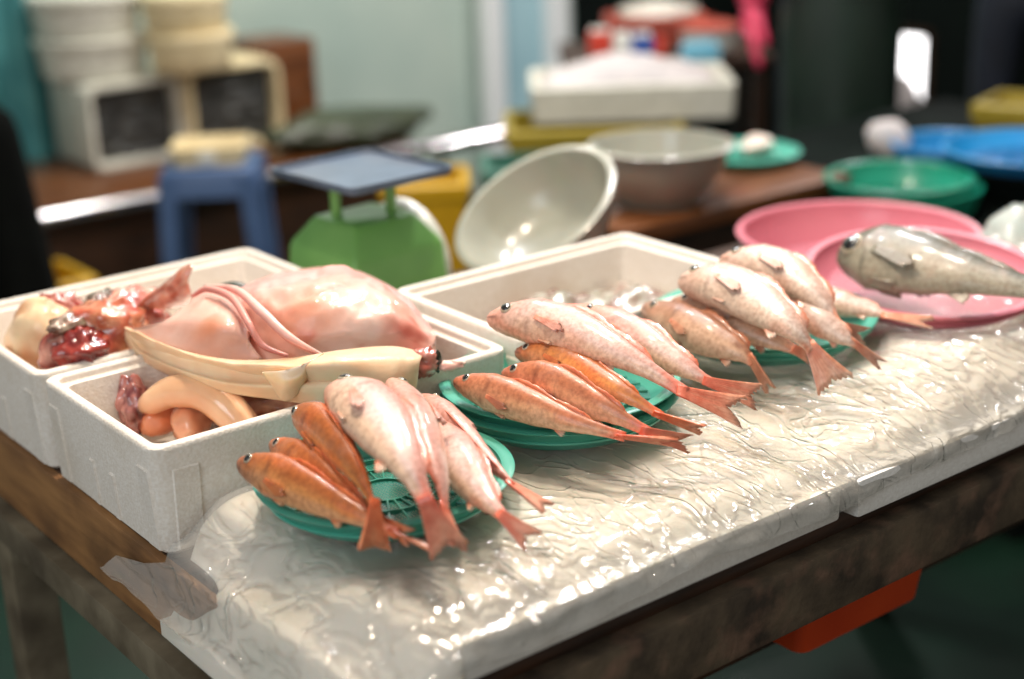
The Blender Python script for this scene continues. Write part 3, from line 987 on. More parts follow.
# ------------------------------------------------------------------ offal and carcass in the two left boxes
def patch(name, rowsF, mat, parent=None, colfn=None, n=40, m=16, thick=0.012, wob=0.003, seed=0):
    """closed slab: rowsF are curves (lists of points) from front to back; a smooth skin through them plus an underside"""
    curves = [catmull(c, n) for c in rowsF]
    bm = new()
    rings, cols = [], []
    for i in range(n):
        col_ = catmull([c[i] for c in curves], m)
        ring, cr = [], []
        for j, p in enumerate(col_):
            e = min(j, m - 1 - j) / 3
            q = p + V((0, 0, wob * noise.fractal(p * 22 + V((seed, 0, 0)), 1, 2, 3) * min(1, e)))
            ring.append(q)
            cr.append(colfn(i / (n - 1), j / (m - 1), p))
        for j in range(m - 1, -1, -1):
            e = min(1.0, min(j, m - 1 - j) / 2.5) * min(1.0, min(i, n - 1 - i) / 2.5)
            ring.append(col_[j] - V((0, 0, thick * e + 0.0015)))
            cr.append(colfn(i / (n - 1), j / (m - 1), p))
        rings.append(ring); cols.append(cr)
    loft(bm, rings, cols=cols)
    return obj(name, bm, mat, parent, angle=180)

PK, PK2, OR, RED, CRM = rgb(232, 176, 158), rgb(232, 206, 196), rgb(222, 140, 100), rgb(190, 84, 70), rgb(238, 214, 182)
car = empty('fish_carcass', at(300, 350, .86), 'big gutted fish carcass, pink flesh and cream skin, lying across both left boxes', 'fish carcass')
def nn(p, s=20.0, o=0.0): return noise.fractal(p * s + V((o, o, o)), 1, 2, 3) * .5 + .5
def c_wing(u, v, p):
    c = lerp(PK2, PK, .7 * nn(p, 16))
    c = lerp(c, OR, 0.8 * math.exp(-(((u - .55) / .16) ** 2 + ((v - .42) / .2) ** 2)) + .25 * nn(p, 30, 4))
    return lerp(c, RED, 0.35 * sst(.8, 1.0, v) * nn(p, 26, 2))
patch('wing_flesh', [
    [at(128, 330, .893), at(170, 348, .893), at(215, 358, .893), at(262, 358, .893)],
    [at(150, 328, .904), at(180, 335, .908), at(215, 342, .912), at(252, 345, .906)],
    [at(170, 318, .916), at(195, 318, .926), at(222, 325, .930), at(248, 338, .915)],
    [at(190, 302, .915), at(205, 302, .930), at(228, 310, .934), at(248, 330, .920)],
    [at(195, 292, .900), at(212, 291, .915), at(240, 300, .915), at(258, 330, .905)]], 'flesh', car, c_wing, seed=1, thick=.03)
def c_dome(u, v, p):
    c = lerp(PK, PK2, sst(.3, .7, nn(p, 14, 3)))
    c = lerp(c, OR, .55 * math.exp(-(((u - .35) / .2) ** 2 + ((v - .35) / .22) ** 2)))
    c = lerp(c, rgb(216, 160, 160), .7 * sst(.5, .9, v))
    c = lerp(c, rgb(206, 110, 96), .45 * sst(.62, .8, nn(p, 34, 7)))
    return lerp(c, RED, .8 * math.exp(-(((u - .86) / .10) ** 2 + ((v - .35) / .14) ** 2)))
patch('belly_flesh', [
    [at(236, 352, .888), at(280, 360, .890), at(330, 352, .896), at(380, 346, .898), at(425, 352, .885)],
    [at(238, 335, .905), at(285, 335, .918), at(335, 328, .925), at(385, 330, .918), at(432, 346, .888)],
    [at(236, 312, .925), at(285, 305, .945), at(340, 298, .950), at(390, 312, .932), at(436, 340, .890)],
    [at(232, 296, .925), at(280, 284, .950), at(340, 274, .955), at(392, 297, .930), at(434, 334, .888)],
    [at(240, 288, .895), at(285, 272, .91), at(345, 268, .910), at(400, 292, .898), at(430, 326, .876)]], 'flesh', car, c_dome, n=72, m=40, seed=2, thick=.04, wob=.009)
# red-edged folds between wing and belly
bm = new()
add_tube(bm, [at(192, 296, .925), at(208, 289, .938), at(232, 298, .945), at(248, 322, .935), at(262, 345, .912), at(288, 356, .900)],
         [.002, .004, .0045, .004, .0035, .002], n=40, seg=12, colfn=lambda f, a: lerp(rgb(178, 76, 72), rgb(232, 170, 160), .5 + .5 * math.sin(a)))
obj('gill_fold', bm, 'flesh', car, angle=180)
bm = new()
add_tube(bm, [at(205, 286, .93), at(236, 290, .948), at(262, 312, .945), at(290, 338, .925), at(325, 357, .902)],
         [.002, .0045, .0055, .005, .002], n=40, seg=12, colfn=lambda f, a: lerp(rgb(204, 120, 112), rgb(240, 200, 190), .5 + .5 * math.sin(a)))
obj('gill_fold', bm, 'flesh', car, angle=180)
# cream skin along the front: thin lip on the left growing into a broad band on the right
def c_skin(u, v, p):
    return lerp(rgb(240, 218, 186), rgb(226, 194, 152), nn(p, 18, 6))
patch('skin_flap', [
    [at(122, 333, .882), at(165, 358, .878), at(225, 376, .878), at(285, 386, .876), at(340, 394, .872), at(390, 396, .872), at(416, 388, .870)],
    [at(119, 330, .886), at(165, 354, .886), at(225, 371, .888), at(285, 378, .890), at(340, 384, .892), at(390, 384, .890), at(418, 376, .880)],
    [at(121, 325, .896), at(168, 348, .898), at(225, 364, .902), at(285, 366, .908), at(340, 362, .916), at(390, 358, .912), at(420, 360, .895)],
    [at(128, 327, .894), at(172, 347, .898), at(228, 359, .902), at(288, 358, .906), at(340, 350, .912), at(390, 346, .908), at(424, 352, .892)]],
    'flesh', car, c_skin, n=60, m=20, seed=3, thick=.02)
patch('skin_corner', [
    [at(262, 372, .905), at(285, 370, .910), at(308, 362, .914), at(324, 352, .914)],
    [at(268, 380, .892), at(285, 383, .895), at(303, 376, .900), at(316, 362, .905)],
    [at(274, 389, .878), at(284, 394, .877), at(298, 388, .884), at(310, 372, .895)],
    [at(281, 398, .868), at(285, 400, .868), at(292, 397, .872), at(303, 382, .886)]],
    'flesh', car, c_skin, n=24, m=12, seed=5, thick=.004, wob=.001)
bm = new()
add_blob(bm, at(424, 362, .882), (.020, .016, .016), .4, .4, 4, 3, colfn=lambda p, n: lerp(rgb(196, 84, 62), rgb(240, 180, 164), n))
obj('raw_end', bm, 'gut', car, angle=180)
bm = new()
add_blob(bm, at(450, 366, .876), (.016, .007, .006), -.5, .3, 3, 9, colfn=lambda p, n: lerp(rgb(226, 170, 160), rgb(246, 222, 210), n))
obj('fin_stub', bm, 'flesh', car, angle=180)
bm = new(); add_blob(bm, at(438, 362, .882), (.006, .003, .012), .3, .2, 3, 2); obj('dark_spine', bm, 'green_scrap', car, angle=180)
bm = new(); add_blob(bm, at(232, 287, .905), (.020, .008, .006), -.7, .15, 3, 2)
tag(obj('rubber_scrap', bm, 'green_scrap', angle=180), 'dark green scrap sticking out behind the pink carcass', 'scrap')

# red offal in the back box
def c_red(lo, hi): return lambda p, n: lerp(lo, hi, sst(.25, .75, n))
def offal(label, px, py, z, rad, rz, cols, seed, nz=.45, ns=4.0, name='offal_piece', mat='gut', tilt=0.0, cat='offal'):
    bm = new()
    add_blob(bm, at(px, py, z), rad, rz, nz, ns, seed, tilt, seg=40, colfn=c_red(*cols))
    return tag(obj(name, bm, mat, angle=180), label, cat, 'offal in the back foam box')
DR, MR, LR = rgb(150, 48, 40), rgb(206, 94, 72), rgb(236, 172, 150)
offal('dark red lump of offal beside the cream skin at the left end', 74, 352, .864, (.040, .034, .036), .2, (DR, LR), 1, nz=.3)
offal('deep red liver lump in the middle of the red offal', 84, 352, .872, (.032, .030, .028), .9, (rgb(110, 18, 20), rgb(190, 70, 56)), 2, nz=.35)
offal('orange-red lump of offal touching the carcass tip', 106, 334, .876, (.056, .044, .042), .4, (MR, rgb(240, 176, 132)), 3, nz=.3)
offal('red shiny piece of offal under the orange fin', 130, 316, .876, (.056, .038, .034), .5, (rgb(186, 66, 50), LR), 4, nz=.28)
offal('grey-green flap of gut on top of the red offal', 72, 322, .902, (.034, .016, .010), .35, (rgb(130, 118, 96), rgb(196, 180, 160)), 5, nz=.3)
offal('grey strip of gut at the back of the red offal', 100, 300, .905, (.032, .014, .010), .9, (rgb(110, 100, 84), rgb(170, 150, 130)), 6, nz=.4)
offal('pinkish red scrap of offal at the back wall of the box', 62, 318, .880, (.030, .028, .032), .1, (rgb(180, 76, 66), rgb(228, 168, 152)), 7, nz=.3)
bm = new()
sp = V((.622, 1.745, .862))
add_blob(bm, sp, (.050, .042, .050), 1.5, .2, 2.5, 11, seg=40, colfn=lambda p, n: lerp(rgb(238, 214, 176), rgb(216, 160, 116), sst(.3, .8, n)))
tag(obj('skin_piece', bm, 'flesh', angle=180), 'cream wrinkled skin piece at the left end of the back box', 'fish skin')
patch_cols = lambda u, v, p: lerp(lerp(rgb(246, 140, 92), rgb(232, 176, 154), sst(.2, .6, nn(p, 40))), rgb(150, 70, 54), .5 * sst(.5, .9, nn(p, 60, 3)))
o = patch('fish_fin', [
    [at(134, 314, .884), at(150, 308, .888), at(168, 308, .888), at(190, 304, .886)],
    [at(144, 298, .907), at(160, 290, .914), at(174, 291, .915), at(191, 292, .912)],
    [at(164, 282, .925), at(174, 278, .930), at(180, 278, .932), at(188, 280, .930)],
    [at(184, 266, .945), at(188, 264, .948), at(191, 264, .948), at(193, 266, .946)]], 'gut', None, patch_cols, n=20, m=14, thick=.006, seed=4)
tag(o, 'orange-red raw fin standing up from the red offal', 'fish fin')

# things in the near box
def c_tan(f, a): return lerp(rgb(244, 200, 158), rgb(226, 160, 116), .5 - .5 * math.sin(a) + .3 * noise.noise(V((f * 6, a, 0))))
bm = new()
add_tube(bm, [at(138, 408, .818), at(152, 402, .838), at(172, 392, .850), at(200, 392, .852), at(222, 404, .842), at(238, 420, .828), at(250, 436, .815)],
         [.006, .014, .018, .020, .021, .020, .018], n=50, seg=24, colfn=c_tan)
tag(obj('coiled_organ', bm, 'organ', angle=180), 'smooth tan tube-shaped organ curling over in the near foam box', 'organ')
bm = new()
add_blob(bm, at(192, 420, .812), (.042, .022, .024), .9, .12, 2.0, 4, seg=40, colfn=lambda p, n: lerp(rgb(240, 186, 150), rgb(226, 146, 108), n))
tag(obj('organ_pouch', bm, 'organ', angle=180), 'pinkish orange pouch under the tan curled organ', 'organ')
bm = new()
add_blob(bm, at(160, 418, .808), (.030, .022, .020), .5, .12, 2.0, 6, seg=40, colfn=lambda p, n: lerp(rgb(238, 160, 118), rgb(214, 116, 74), n))
tag(obj('organ_pouch', bm, 'organ', angle=180), 'orange glistening pouch at the open end of the tan organ', 'organ')
for (px, py, z, rd, rz, sd, lb) in ((134, 402, .828, (.022, .016, .030), .3, 1, 'small purple-red scrap of offal by the end wall of the near box'),
                                   (136, 411, .822, (.020, .014, .026), .9, 2, 'small grey-pink scrap of offal under the purple-red one')):
    bm = new(); add_blob(bm, at(px, py, z), rd, rz, .32, 3, sd, seg=32, colfn=c_red(rgb(112, 50, 54), rgb(206, 140, 130)))
    tag(obj('offal_scrap', bm, 'gut', angle=180), lb, 'offal', 'scraps in the near foam box')
bm = new()
add_blob(bm, at(290, 398, .812), (.085, .055, .040), -.25, .35, 3.5, 8, seg=44, colfn=lambda p, n: lerp(rgb(150, 96, 72), rgb(226, 180, 150), sst(.3, .75, n)))
tag(obj('fish_trimmings', bm, 'gut', angle=180), 'brownish pink fish trimming in the shade under the carcass', 'fish trimming')
o = patch('skin_scrap', [
    [at(214, 392, .822), at(224, 394, .822), at(234, 394, .824)],
    [at(220, 386, .834), at(229, 388, .836), at(236, 386, .838)],
    [at(233, 382, .842), at(237, 381, .845), at(240, 380, .846)]], 'flesh', None, lambda u, v, p: rgb(240, 220, 190), n=14, m=10, thick=.003, wob=.001)
tag(o, 'small pale pointed scrap of skin right of the tan organ', 'fish skin')

# ------------------------------------------------------------------ bench behind the table with scale and bowls
BX0, BX1, BY0, BY1, BZ = 1.81, 2.44, 2.03, 2.48, 0.712
bn = empty('work_bench', ((BX0 + BX1) / 2, (BY0 + BY1) / 2, 0), 'brown wooden bench behind the fish table, carrying the scale and bowls', 'bench')
bm = new()
for k in range(3):
    w = (BY1 - BY0) / 3
    add_box(bm, ((BX0 + BX1) / 2, BY0 + w * (k + .5), BZ - .035), (BX1 - BX0, w - .003, .035), bevel=.004)
obj('bench_top', bm, 'wood', bn)
bm = new(); add_box(bm, ((BX0 + BX1) / 2, BY0 + .04, BZ - .10), (BX1 - BX0 - .06, .03, .065)); obj('apron_board', bm, 'wood_dark', bn)
for lx in (BX0 + .06, BX1 - .06):
    for ly in (BY0 + .05, BY1 - .05):
        bm = new(); add_box(bm, (lx, ly, 0), (.06, .06, BZ - .035), bevel=.004); obj('leg', bm, 'wood_dark', bn)

# dial scale
scx, scy = 1.142, 1.838
SZ0 = 0.7505
sc_ = empty('dial_scale', (scx, scy, SZ0), 'green market scale with blue-grey square pan and white dial ring', 'scale')
ry = math.radians(4)
def rp(x, y, z):
    return V((scx + x * math.cos(ry) - y * math.sin(ry), scy + x * math.sin(ry) + y * math.cos(ry), SZ0 + z))
def rring(w, d, z, rr=.012):
    return [rp(p.x, p.y, z) for p in rrect(0, 0, w, d, rr, 0)]
bm = new()
loft(bm, [rring(.180, .180, .001), rring(.180, .180, .014), rring(.176, .176, .016), rring(.162, .162, .108, .008), rring(.156, .156, .116, .008), rring(.112, .112, .148, .008), rring(.104, .104, .152, .008)])
obj('housing', bm, 'scale_green', sc_)
for sx in (-1, 1):
    bm = new()
    add_tube(bm, [rp(sx * .034, -.02 * sx, .150), rp(sx * .034, -.02 * sx, .212)], .008, n=4, seg=14); obj('pan_post', bm, 'scale_green', sc_)
bm = new()
loft(bm, [rring(.170, .192, .210, .01), rring(.178, .200, .212, .012), rring(.180, .202, .222, .012), rring(.174, .196, .222, .011), rring(.170, .192, .216, .010)])
obj('pan', bm, 'pan', sc_)
bm = new()
dn = V((math.cos(ry), math.sin(ry), .12)).normalized()
dc = rp(.078, .01, .072)
add_lathe(bm, [(.068, -.006), (.082, -.006), (.086, .0), (.086, .016), (.082, .020), (.076, .018), (.074, .006), (.068, .004)], dc, 48, normal=dn, closed_prof=True)
obj('dial_ring', bm, 'dial', sc_)
bm = new(); add_lathe(bm, [(.074, .004), (.0005, .004)], dc, 48, normal=dn); df = obj('dial_face', bm, 'white_pl', sc_)
bm = new(); qd = dn.to_track_quat('Z', 'Y')
add_tube(bm, [dc + dn * .007, dc + dn * .007 + qd @ V((.045, .02, 0))], [.003, .001], n=3, seg=6); obj('pointer', bm, 'red', df)

# bowls
def bowl(name, loc, nrm, R, h, rb, label, mat='grey_pl'):
    root = empty(name, loc, label, 'bowl', 'grey plastic bowls on the bench')
    prof = [(rb, 0), (rb + (R - rb) * .45, h * .25), (rb + (R - rb) * .78, h * .6), (R - .004, h * .93), (R + .004, h * .95), (R + .006, h * .98), (R + .003, h),
            (R - .006, h), (R - .009, h * .94), (rb + (R - rb) * .75 - .003, h * .6), (rb + (R - rb) * .42 - .003, h * .27), (rb - .006, .006), (.0005, .005)]
    bm = new()
    add_lathe(bm, prof, loc, 72, nrm, cap0=True)
    obj('shell', bm, mat, root)
    bm = new()
    add_lathe(bm, [(rb - .002, 0), (rb - .002, -.005), (rb - .008, -.005), (rb - .008, 0)], loc, 48, nrm, closed_prof=False)
    obj('foot_ring', bm, mat, root)
    return root
c2 = deep(661, 197, 3.0)
bowl('bowl', (c2.x, c2.y, BZ + .005), (0, 0, 1), .136, .112, .075, 'grey plastic bowl standing upright on the bench')
ncam = V((-.46, -.66, -.59)).normalized()
nw = (RM @ ncam).normalized()
c1 = deep(534, 207, 2.36)
bowl('bowl', c1 - nw * .088, nw, .132, .09, .07, 'translucent grey bowl tipped on its side, open towards the scale')

tp = deep(742, 160, 3.32)
basket((tp.x, tp.y, BZ + .001), .125, .022, 'teal', 'teal_sieve', 'teal plate with a pale scrap on it behind the grey bowls', 'plates in the background', name='round_plate', rings=())
bm = new()
add_blob(bm, (tp.x + .035, tp.y - .01, BZ + .028), (.045, .028, .018), .3, .4, 3, 2, colfn=lambda p, n: lerp(rgb(226, 214, 200), rgb(240, 236, 228), n))
tag(obj('seafood_piece', bm, 'flesh', angle=180), 'pale crumpled piece lying on the teal background plate', 'seafood')

# dark work table at the right with green and blue baskets
dt = empty('dark_table', (3.0, 2.05, 0), 'dark table at the right carrying green and blue baskets', 'table')
bm = new(); add_box(bm, (3.02, 2.12, .60), (1.08, 1.06, .04), bevel=.004); obj('tabletop', bm, 'wall_dark', dt)
for lx in (2.54, 3.50):
    for ly in (1.66, 2.58):
        bm = new(); add_box(bm, (lx, ly, 0), (.05, .05, .60)); obj('leg', bm, 'wall_dark', dt)
gc = deep(899, 178, 3.12)
GBG = 'green and blue baskets on the dark table'
ga = basket((gc.x + .012, gc.y - .008, .641), .152, .060, 'green_pl', 'green_sieve', 'lower green basket of the stacked pair on the dark table', GBG, deep_ratio=.86)
basket((gc.x, gc.y, .668), .150, .050, 'green_pl', 'green_sieve', 'upper green basket of the stacked pair on the dark table', GBG, deep_ratio=.80)
b1 = deep(950, 137, 3.5)
basket((b1.x, b1.y, .648), .132, .050, 'blue_pl', 'blue_sieve', 'dark blue basket behind the green pair', GBG, deep_ratio=.8)
b2 = deep(1034, 155, 3.2)
basket((b2.x, b2.y, .713), .188, .036, 'blue_pl', 'blue_sieve', 'bright blue wide basket at the right edge', GBG, deep_ratio=.76)
dkt = empty('dark_basin', (b2.x, b2.y, .641), 'dark round basin under the bright blue basket at the right edge', 'basin')
bm = new()
add_lathe(bm, [(.10, 0), (.125, .03), (.138, .062), (.144, .064), (.144, .070), (.134, .071), (.120, .03), (.095, .006), (.0005, .006)], (b2.x, b2.y, .641), 56, cap0=True)
obj('basin_wall', bm, 'wall_dark', dkt)
bm = new(); add_lathe(bm, [(.143, .060), (.148, .062), (.148, .068), (.143, .070)], (b2.x, b2.y, .641), 56); obj('basin_rim', bm, 'wall_dark', dkt)
bm = new()
add_blob(bm, deep(888, 138, 3.55), (.016, .05, .040), .5, .2, 3, 4, colfn=lambda p, n: lerp(rgb(206, 204, 206), rgb(236, 236, 238), n))
tag(obj('foam_scrap', bm, 'flesh', angle=180), 'white scrap wedged left of the dark blue basket', 'scrap')

# ------------------------------------------------------------------ far counter on the left
ct = empty('low_counter', (1.9, 4.38, 0), 'low brown counter with shiny metal edge along the back wall', 'counter')
bm = new(); add_box(bm, (1.46, 4.37, .40), (2.52, .70, .045), bevel=.005); obj('counter_top', bm, 'wood', ct)
bm = new(); add_box(bm, (1.46, 4.06, .0), (2.48, .03, .40)); obj('front_panel', bm, 'wood_dark', ct)
bm = new(); add_box(bm, (1.46, 4.69, .0), (2.48, .03, .40)); obj('back_panel', bm, 'wood_dark', ct)
bm = new(); add_tube(bm, [(.2, 4.012, .432), (2.72, 4.012, .432)], .019, n=3, seg=20); obj('edge_rail', bm, 'steel', ct)

hr = empty('streak_rail', (2.99, 4.012, 0), 'shiny steel rail on two feet, added for the bright streak in line with the counter edge, behind the bins', 'rail')  # separate rail added to carry the bright streak on past the counter
bm = new(); add_tube(bm, [(2.755, 4.012, .425), (3.20, 4.012, .425)], .024, n=3, seg=20); obj('rail_tube', bm, 'steel', hr)
bm = new(); add_blob(bm, (3.20, 4.012, .435), (.045, .045, .045), nz=0); obj('end_glint_ball', bm, 'steel', hr)  # steel ball added for the round bright spot at the rail's end
for x in (2.80, 3.15):
    bm = new(); add_tube(bm, [(x, 4.012, 0), (x, 4.012, .41)], .014, n=3, seg=12); obj('post', bm, 'steel', hr)

def open_crate(c, w, h, d, rz, label, mat='foam_far', name='foam_crate', rr=.03):
    """box lying on its side, opening towards the camera, dark contents inside"""
    c = V(c)
    root = empty(name, c, label, 'box', 'boxes on the low counter')
    q = Matrix.Rotation(rz, 3, 'Z')
    def ring(ww, hh, y, r_):
        return [c + q @ V((p.x, y, p.y + h / 2)) for p in rrect(0, 0, ww, hh, r_, 0)]
    bm = new()
    loft(bm, [ring(w - .03, h - .03, d, rr), ring(w, h, d - .02, rr), ring(w, h, 0.01, rr), ring(w - .008, h - .008, 0, rr), ring(w - .036, h - .036, 0, rr * .7), ring(w - .046, h - .046, .05, rr * .7),
              ring(w - .056, h - .056, d - .05, rr * .7)])
    obj('shell', bm, mat, root)
    bm = new()
    lay = bm.verts.layers.float_color.new('col')
    rows = []
    for i in range(20):
        x = -(w - .062) / 2 + (w - .062) * i / 19
        rows.append([c + q @ V((x, .035 + .02 * noise.noise(V((x * 30, k * 1.1, h))), .031 + (h - .062) * k / 11)) for k in range(12)] +
                    [c + q @ V((x, d - .06, h - .036)), c + q @ V((x, d - .06, .036))])
    loft(bm, rows)
    obj('contents', bm, 'dark_in', root)
    return root
open_crate((1.785 + .155, 4.38, .446), .31, .26, .30, 0, 'pale foam box with dark contents on the low counter, left of the stool')
open_crate((2.105 + .165, 4.36, .446), .33, .275, .28, 0, 'cream plastic crate of dark contents on the low counter above the stool', 'cream_pl', 'plastic_crate', .05)

nm = ['lowest', 'middle', 'topmost']
cL = deep(84, 120, 4.78)
def stack(px0, px1, d, zb, n, hh, side):
    w = (px1 - px0) / F * d / 2
    c = deep((px0 + px1) / 2, 90, d)
    first = None
    for k in range(n):
        lb = '%s white tub of the %s stack above the low counter' % (nm[k] if n == 3 else (nm[0], nm[2])[k], side)
        if first is None:
            root = empty('white_tub', (c.x, c.y, zb), lb, 'tub', 'white tubs stacked on the counter')
            bm = new()
            add_lathe(bm, [(w * .86, 0), (w * .90, .006), (w * .97, hh * .78), (w * .97, hh * .80)], (c.x, c.y, zb), 40, cap0=True)
            obj('tub_wall', bm, 'foam_far' if side == 'left' else 'cream_pl', root)
            bm = new()
            add_lathe(bm, [(w * .96, hh * .78), (w * 1.02, hh * .79), (w * 1.03, hh * .92), (w, hh * .98), (w * .5, hh * .985), (.001, hh * .985)], (c.x, c.y, zb), 40)
            obj('lid', bm, 'foam_far' if side == 'left' else 'cream_pl', root)
            first = root
        else:
            copy_tree(first, (0.006 * (-1) ** k, 0.004, hh * k), lb)
stack(42, 152, 4.78, .710, 2, .125, 'left')
stack(152, 238, 4.76, .723, 2, .115, 'right')

# brown cabinet at the end of the boxes
cb = deep(262, 106, 5.3)
cb.y = 4.58
cbr = empty('wooden_cabinet', (cb.x, cb.y, .446), 'small brown wooden cabinet on the counter right of the tubs', 'cabinet')
bm = new(); add_box(bm, (cb.x, cb.y + .02, .446), (.20, .22, .30), bevel=.006); obj('carcass', bm, 'wood', cbr)
bm = new(); add_box(bm, (cb.x, cb.y - .095, .47), (.17, .014, .25), bevel=.004); cd = obj('door', bm, 'wood', cbr)
bm = new(); add_lathe(bm, [(.006, 0), (.006, .012), (.011, .016), (.009, .024), (.0005, .026)], (cb.x + .065, cb.y - .102, .61), 16, (0, -1, 0)); obj('knob', bm, 'wood_dark', cd)
# olive sack-like bundle on the counter
bm = new()
ob = deep(335, 114, 4.85)
add_blob(bm, (ob.x + .04, ob.y, .50), (.26, .13, .062), -.15, .25, 2.5, 3, seg=40, colfn=lambda p, n: lerp(rgb(34, 48, 32), rgb(62, 74, 46), n))
tag(obj('olive_bundle', bm, 'fin', angle=180), 'dark olive bundle lying on the counter right of the cabinet', 'bundle')

# blue stool with cream tub on it
st = deep(212, 160, 4.15)
sx, sy, sz = st.x, st.y, st.z
sr = empty('plastic_stool', (sx, sy, 0), 'slate blue plastic stool in front of the low counter', 'stool')
ax = math.radians(-35)
def sring(w, z, rr=.03): return [V((sx, sy, z)) + Matrix.Rotation(ax, 3, 'Z') @ V((p.x, p.y, 0)) for p in rrect(0, 0, w, w, rr, 0)]
bm = new()
loft(bm, [sring(.262, sz - .075), sring(.250, sz - .012), sring(.244, sz - .004), sring(.232, sz), sring(.05, sz - .002)])
obj('seat', bm, 'blue_stool', sr)
for qx in (-1, 1):
    for qy in (-1, 1):
        bm = new()
        p0 = Matrix.Rotation(ax, 3, 'Z') @ V((qx * .103, qy * .103, 0)); p1 = Matrix.Rotation(ax, 3, 'Z') @ V((qx * .135, qy * .135, 0))
        rr_ = []
        for (pp, zz, ww) in ((p0, sz - .02, .052), (p0.lerp(p1, .5), sz * .5, .046), (p1, .0, .04)):
            rr_.append([V((sx + pp.x, sy + pp.y, zz)) + Matrix.Rotation(ax, 3, 'Z') @ V((p.x, p.y, 0)) for p in rrect(0, 0, ww, ww, .008, 0)])
        loft(bm, rr_); obj('leg', bm, 'blue_stool', sr)
tr_ = empty('cream_tub', (sx, sy, sz), 'small cream plastic tub resting on the blue stool', 'tub')
bm = new()
def tring(w, z, rr=.02): return [V((sx, sy, z)) + Matrix.Rotation(ax, 3, 'Z') @ V((p.x, p.y, 0)) for p in rrect(0, 0, w, w * .9, rr, 0)]
loft(bm, [tring(.180, sz + .001), tring(.195, sz + .042), tring(.203, sz + .044), tring(.203, sz + .050), tring(.192, sz + .050), tring(.18, sz + .02)])
obj('tub_wall', bm, 'cream_pl', tr_)
bm = new(); pl = deep(205, 156, 4.02); 
ld = Matrix.Rotation(ax, 3, 'Z') @ V((0, -.086, 0))
add_box(bm, (sx + ld.x, sy + ld.y, sz + .010), (.045, .012, .030), rz=ax, bevel=.003); obj('label_plate', bm, 'white_pl', tr_)

# dark draped thing at the left edge
dd = deep(22, 200, 3.5)
bm = new()
rings = []
for k in range(22):
    f = k / 21
    z = .02 + (.86) * f
    rr = .115 - .062 * f ** 1.2
    if f > .93: rr *= max(.1, 1 - ((f - .93) / .07) ** 2)
    ring = []
    for j in range(36):
        a = 2 * PI * j / 36
        w = rr * (1 + .12 * math.sin(a * 6 + 2 * f) * (1 - f))
        ring.append(V((dd.x - .02 + .03 * f * -1 + w * math.cos(a), dd.y + w * .8 * math.sin(a), z)))
    rings.append(ring)
loft(bm, rings)
tag(obj('draped_cover', bm, 'black', angle=180), 'black cloth draped over a stand at the left edge', 'cloth')

def crate(c, w, d, h, rz, mat, label, group, name='plastic_crate'):
    c = V(c)
    root = empty(name, c, label, 'crate', group)
    q = Matrix.Rotation(rz, 3, 'Z')
    def ring(ww, dd_, z, r_=.015): return [c + q @ V((p.x, p.y, z)) for p in rrect(0, 0, ww, dd_, r_, 0)]
    bm = new()
    loft(bm, [ring(w * .9, d * .9, 0), ring(w * .985, d * .985, h - .045), ring(w * .985, d * .985, h - .012), ring(w - .008, d - .008, h), ring(w - .03, d - .03, h), ring(w * .88 - .03, d * .88 - .03, .012)])
    obj('walls', bm, mat, root)
    bm = new()
    loft(bm, [ring(w, d, h - .040), ring(w + .012, d + .012, h - .036), ring(w + .012, d + .012, h - .006), ring(w, d, h - .001), ring(w - .02, d - .02, h - .001), ring(w - .02, d - .02, h - .040)], cap0=False, cap1=False)
    obj('rim', bm, mat, root)
    return root
GY = 'yellow and teal bins on the floor'
y1_ = deep(8, 278, 3.86); y2_ = deep(62, 276, 3.80)
crate((y1_.x - .02, y1_.y + .05, .0), .15, .22, y1_.z, .05, 'yellow', 'yellow crate half hidden by the foam box, next to the black cloth', GY)
crate((y2_.x + .0, y2_.y + .05, .0), .125, .22, y2_.z, .0, 'yellow', 'yellow crate right of the one beside the black cloth', GY)
crate((2.02, 2.97, 0), .20, .20, .63, -.62, 'yellow', 'bright yellow bin behind the green scale', GY, 'plastic_bin')
crate((2.215, 2.83, 0), .20, .18, .655, -.62, 'tealbin', 'dull teal bin right of the bright yellow one', GY, 'plastic_bin')
oy = deep(600, 150, 4.05)
crate((oy.x + .06, oy.y + .10, 0), .46, .30, .652, -.66, 'olive', 'olive yellow bin under the white foam box', GY, 'plastic_bin')

# white foam box with heaped ice facing the camera
fb = deep(634, 128, 4.05)
q38 = math.radians(-37.8)
wb = empty('foam_box', (fb.x, fb.y, .655), 'white foam box heaped with ice in the background, on the olive bin', 'foam box')
wc = V((fb.x, fb.y, .655)) + Matrix.Rotation(q38, 3, 'Z') @ V((.0, .16, 0))
bm = new()
loft(bm, [[wc + Matrix.Rotation(q38, 3, 'Z') @ V((p.x, p.y, z)) for p in rrect(0, 0, w, d, .02, 0)] for (w, d, z) in
          ((.51, .30, .0), (.53, .32, .005), (.54, .33, .092), (.53, .32, .098), (.49, .28, .098), (.48, .27, .07))])
obj('tub', bm, 'foam_far', wb)
bm = new()
rings = []
for i in range(30):
    u_ = i / 29; row = []
    for j in range(24):
        v_ = j / 23
        e = math.sin(PI * u_) ** .6 * math.sin(PI * v_) ** .6
        z = .078 + .095 * e * (.75 + .5 * noise.noise(V((u_ * 3, v_ * 3, 2)))) + .012 * noise.noise(V((u_ * 12, v_ * 12, 5))) * e
        row.append(wc + Matrix.Rotation(q38, 3, 'Z') @ V(((u_ - .5) * .475, (v_ - .5) * .265, z)))
    row += [wc + Matrix.Rotation(q38, 3, 'Z') @ V(((u_ - .5) * .475, .1325, .072)), wc + Matrix.Rotation(q38, 3, 'Z') @ V(((u_ - .5) * .475, -.1325, .072))]
    rings.append(row)
loft(bm, rings)
o = obj('ice_heap', bm, 'sack', angle=180); tag(o, 'white heap of ice in the background foam box', 'ice', kind='stuff')

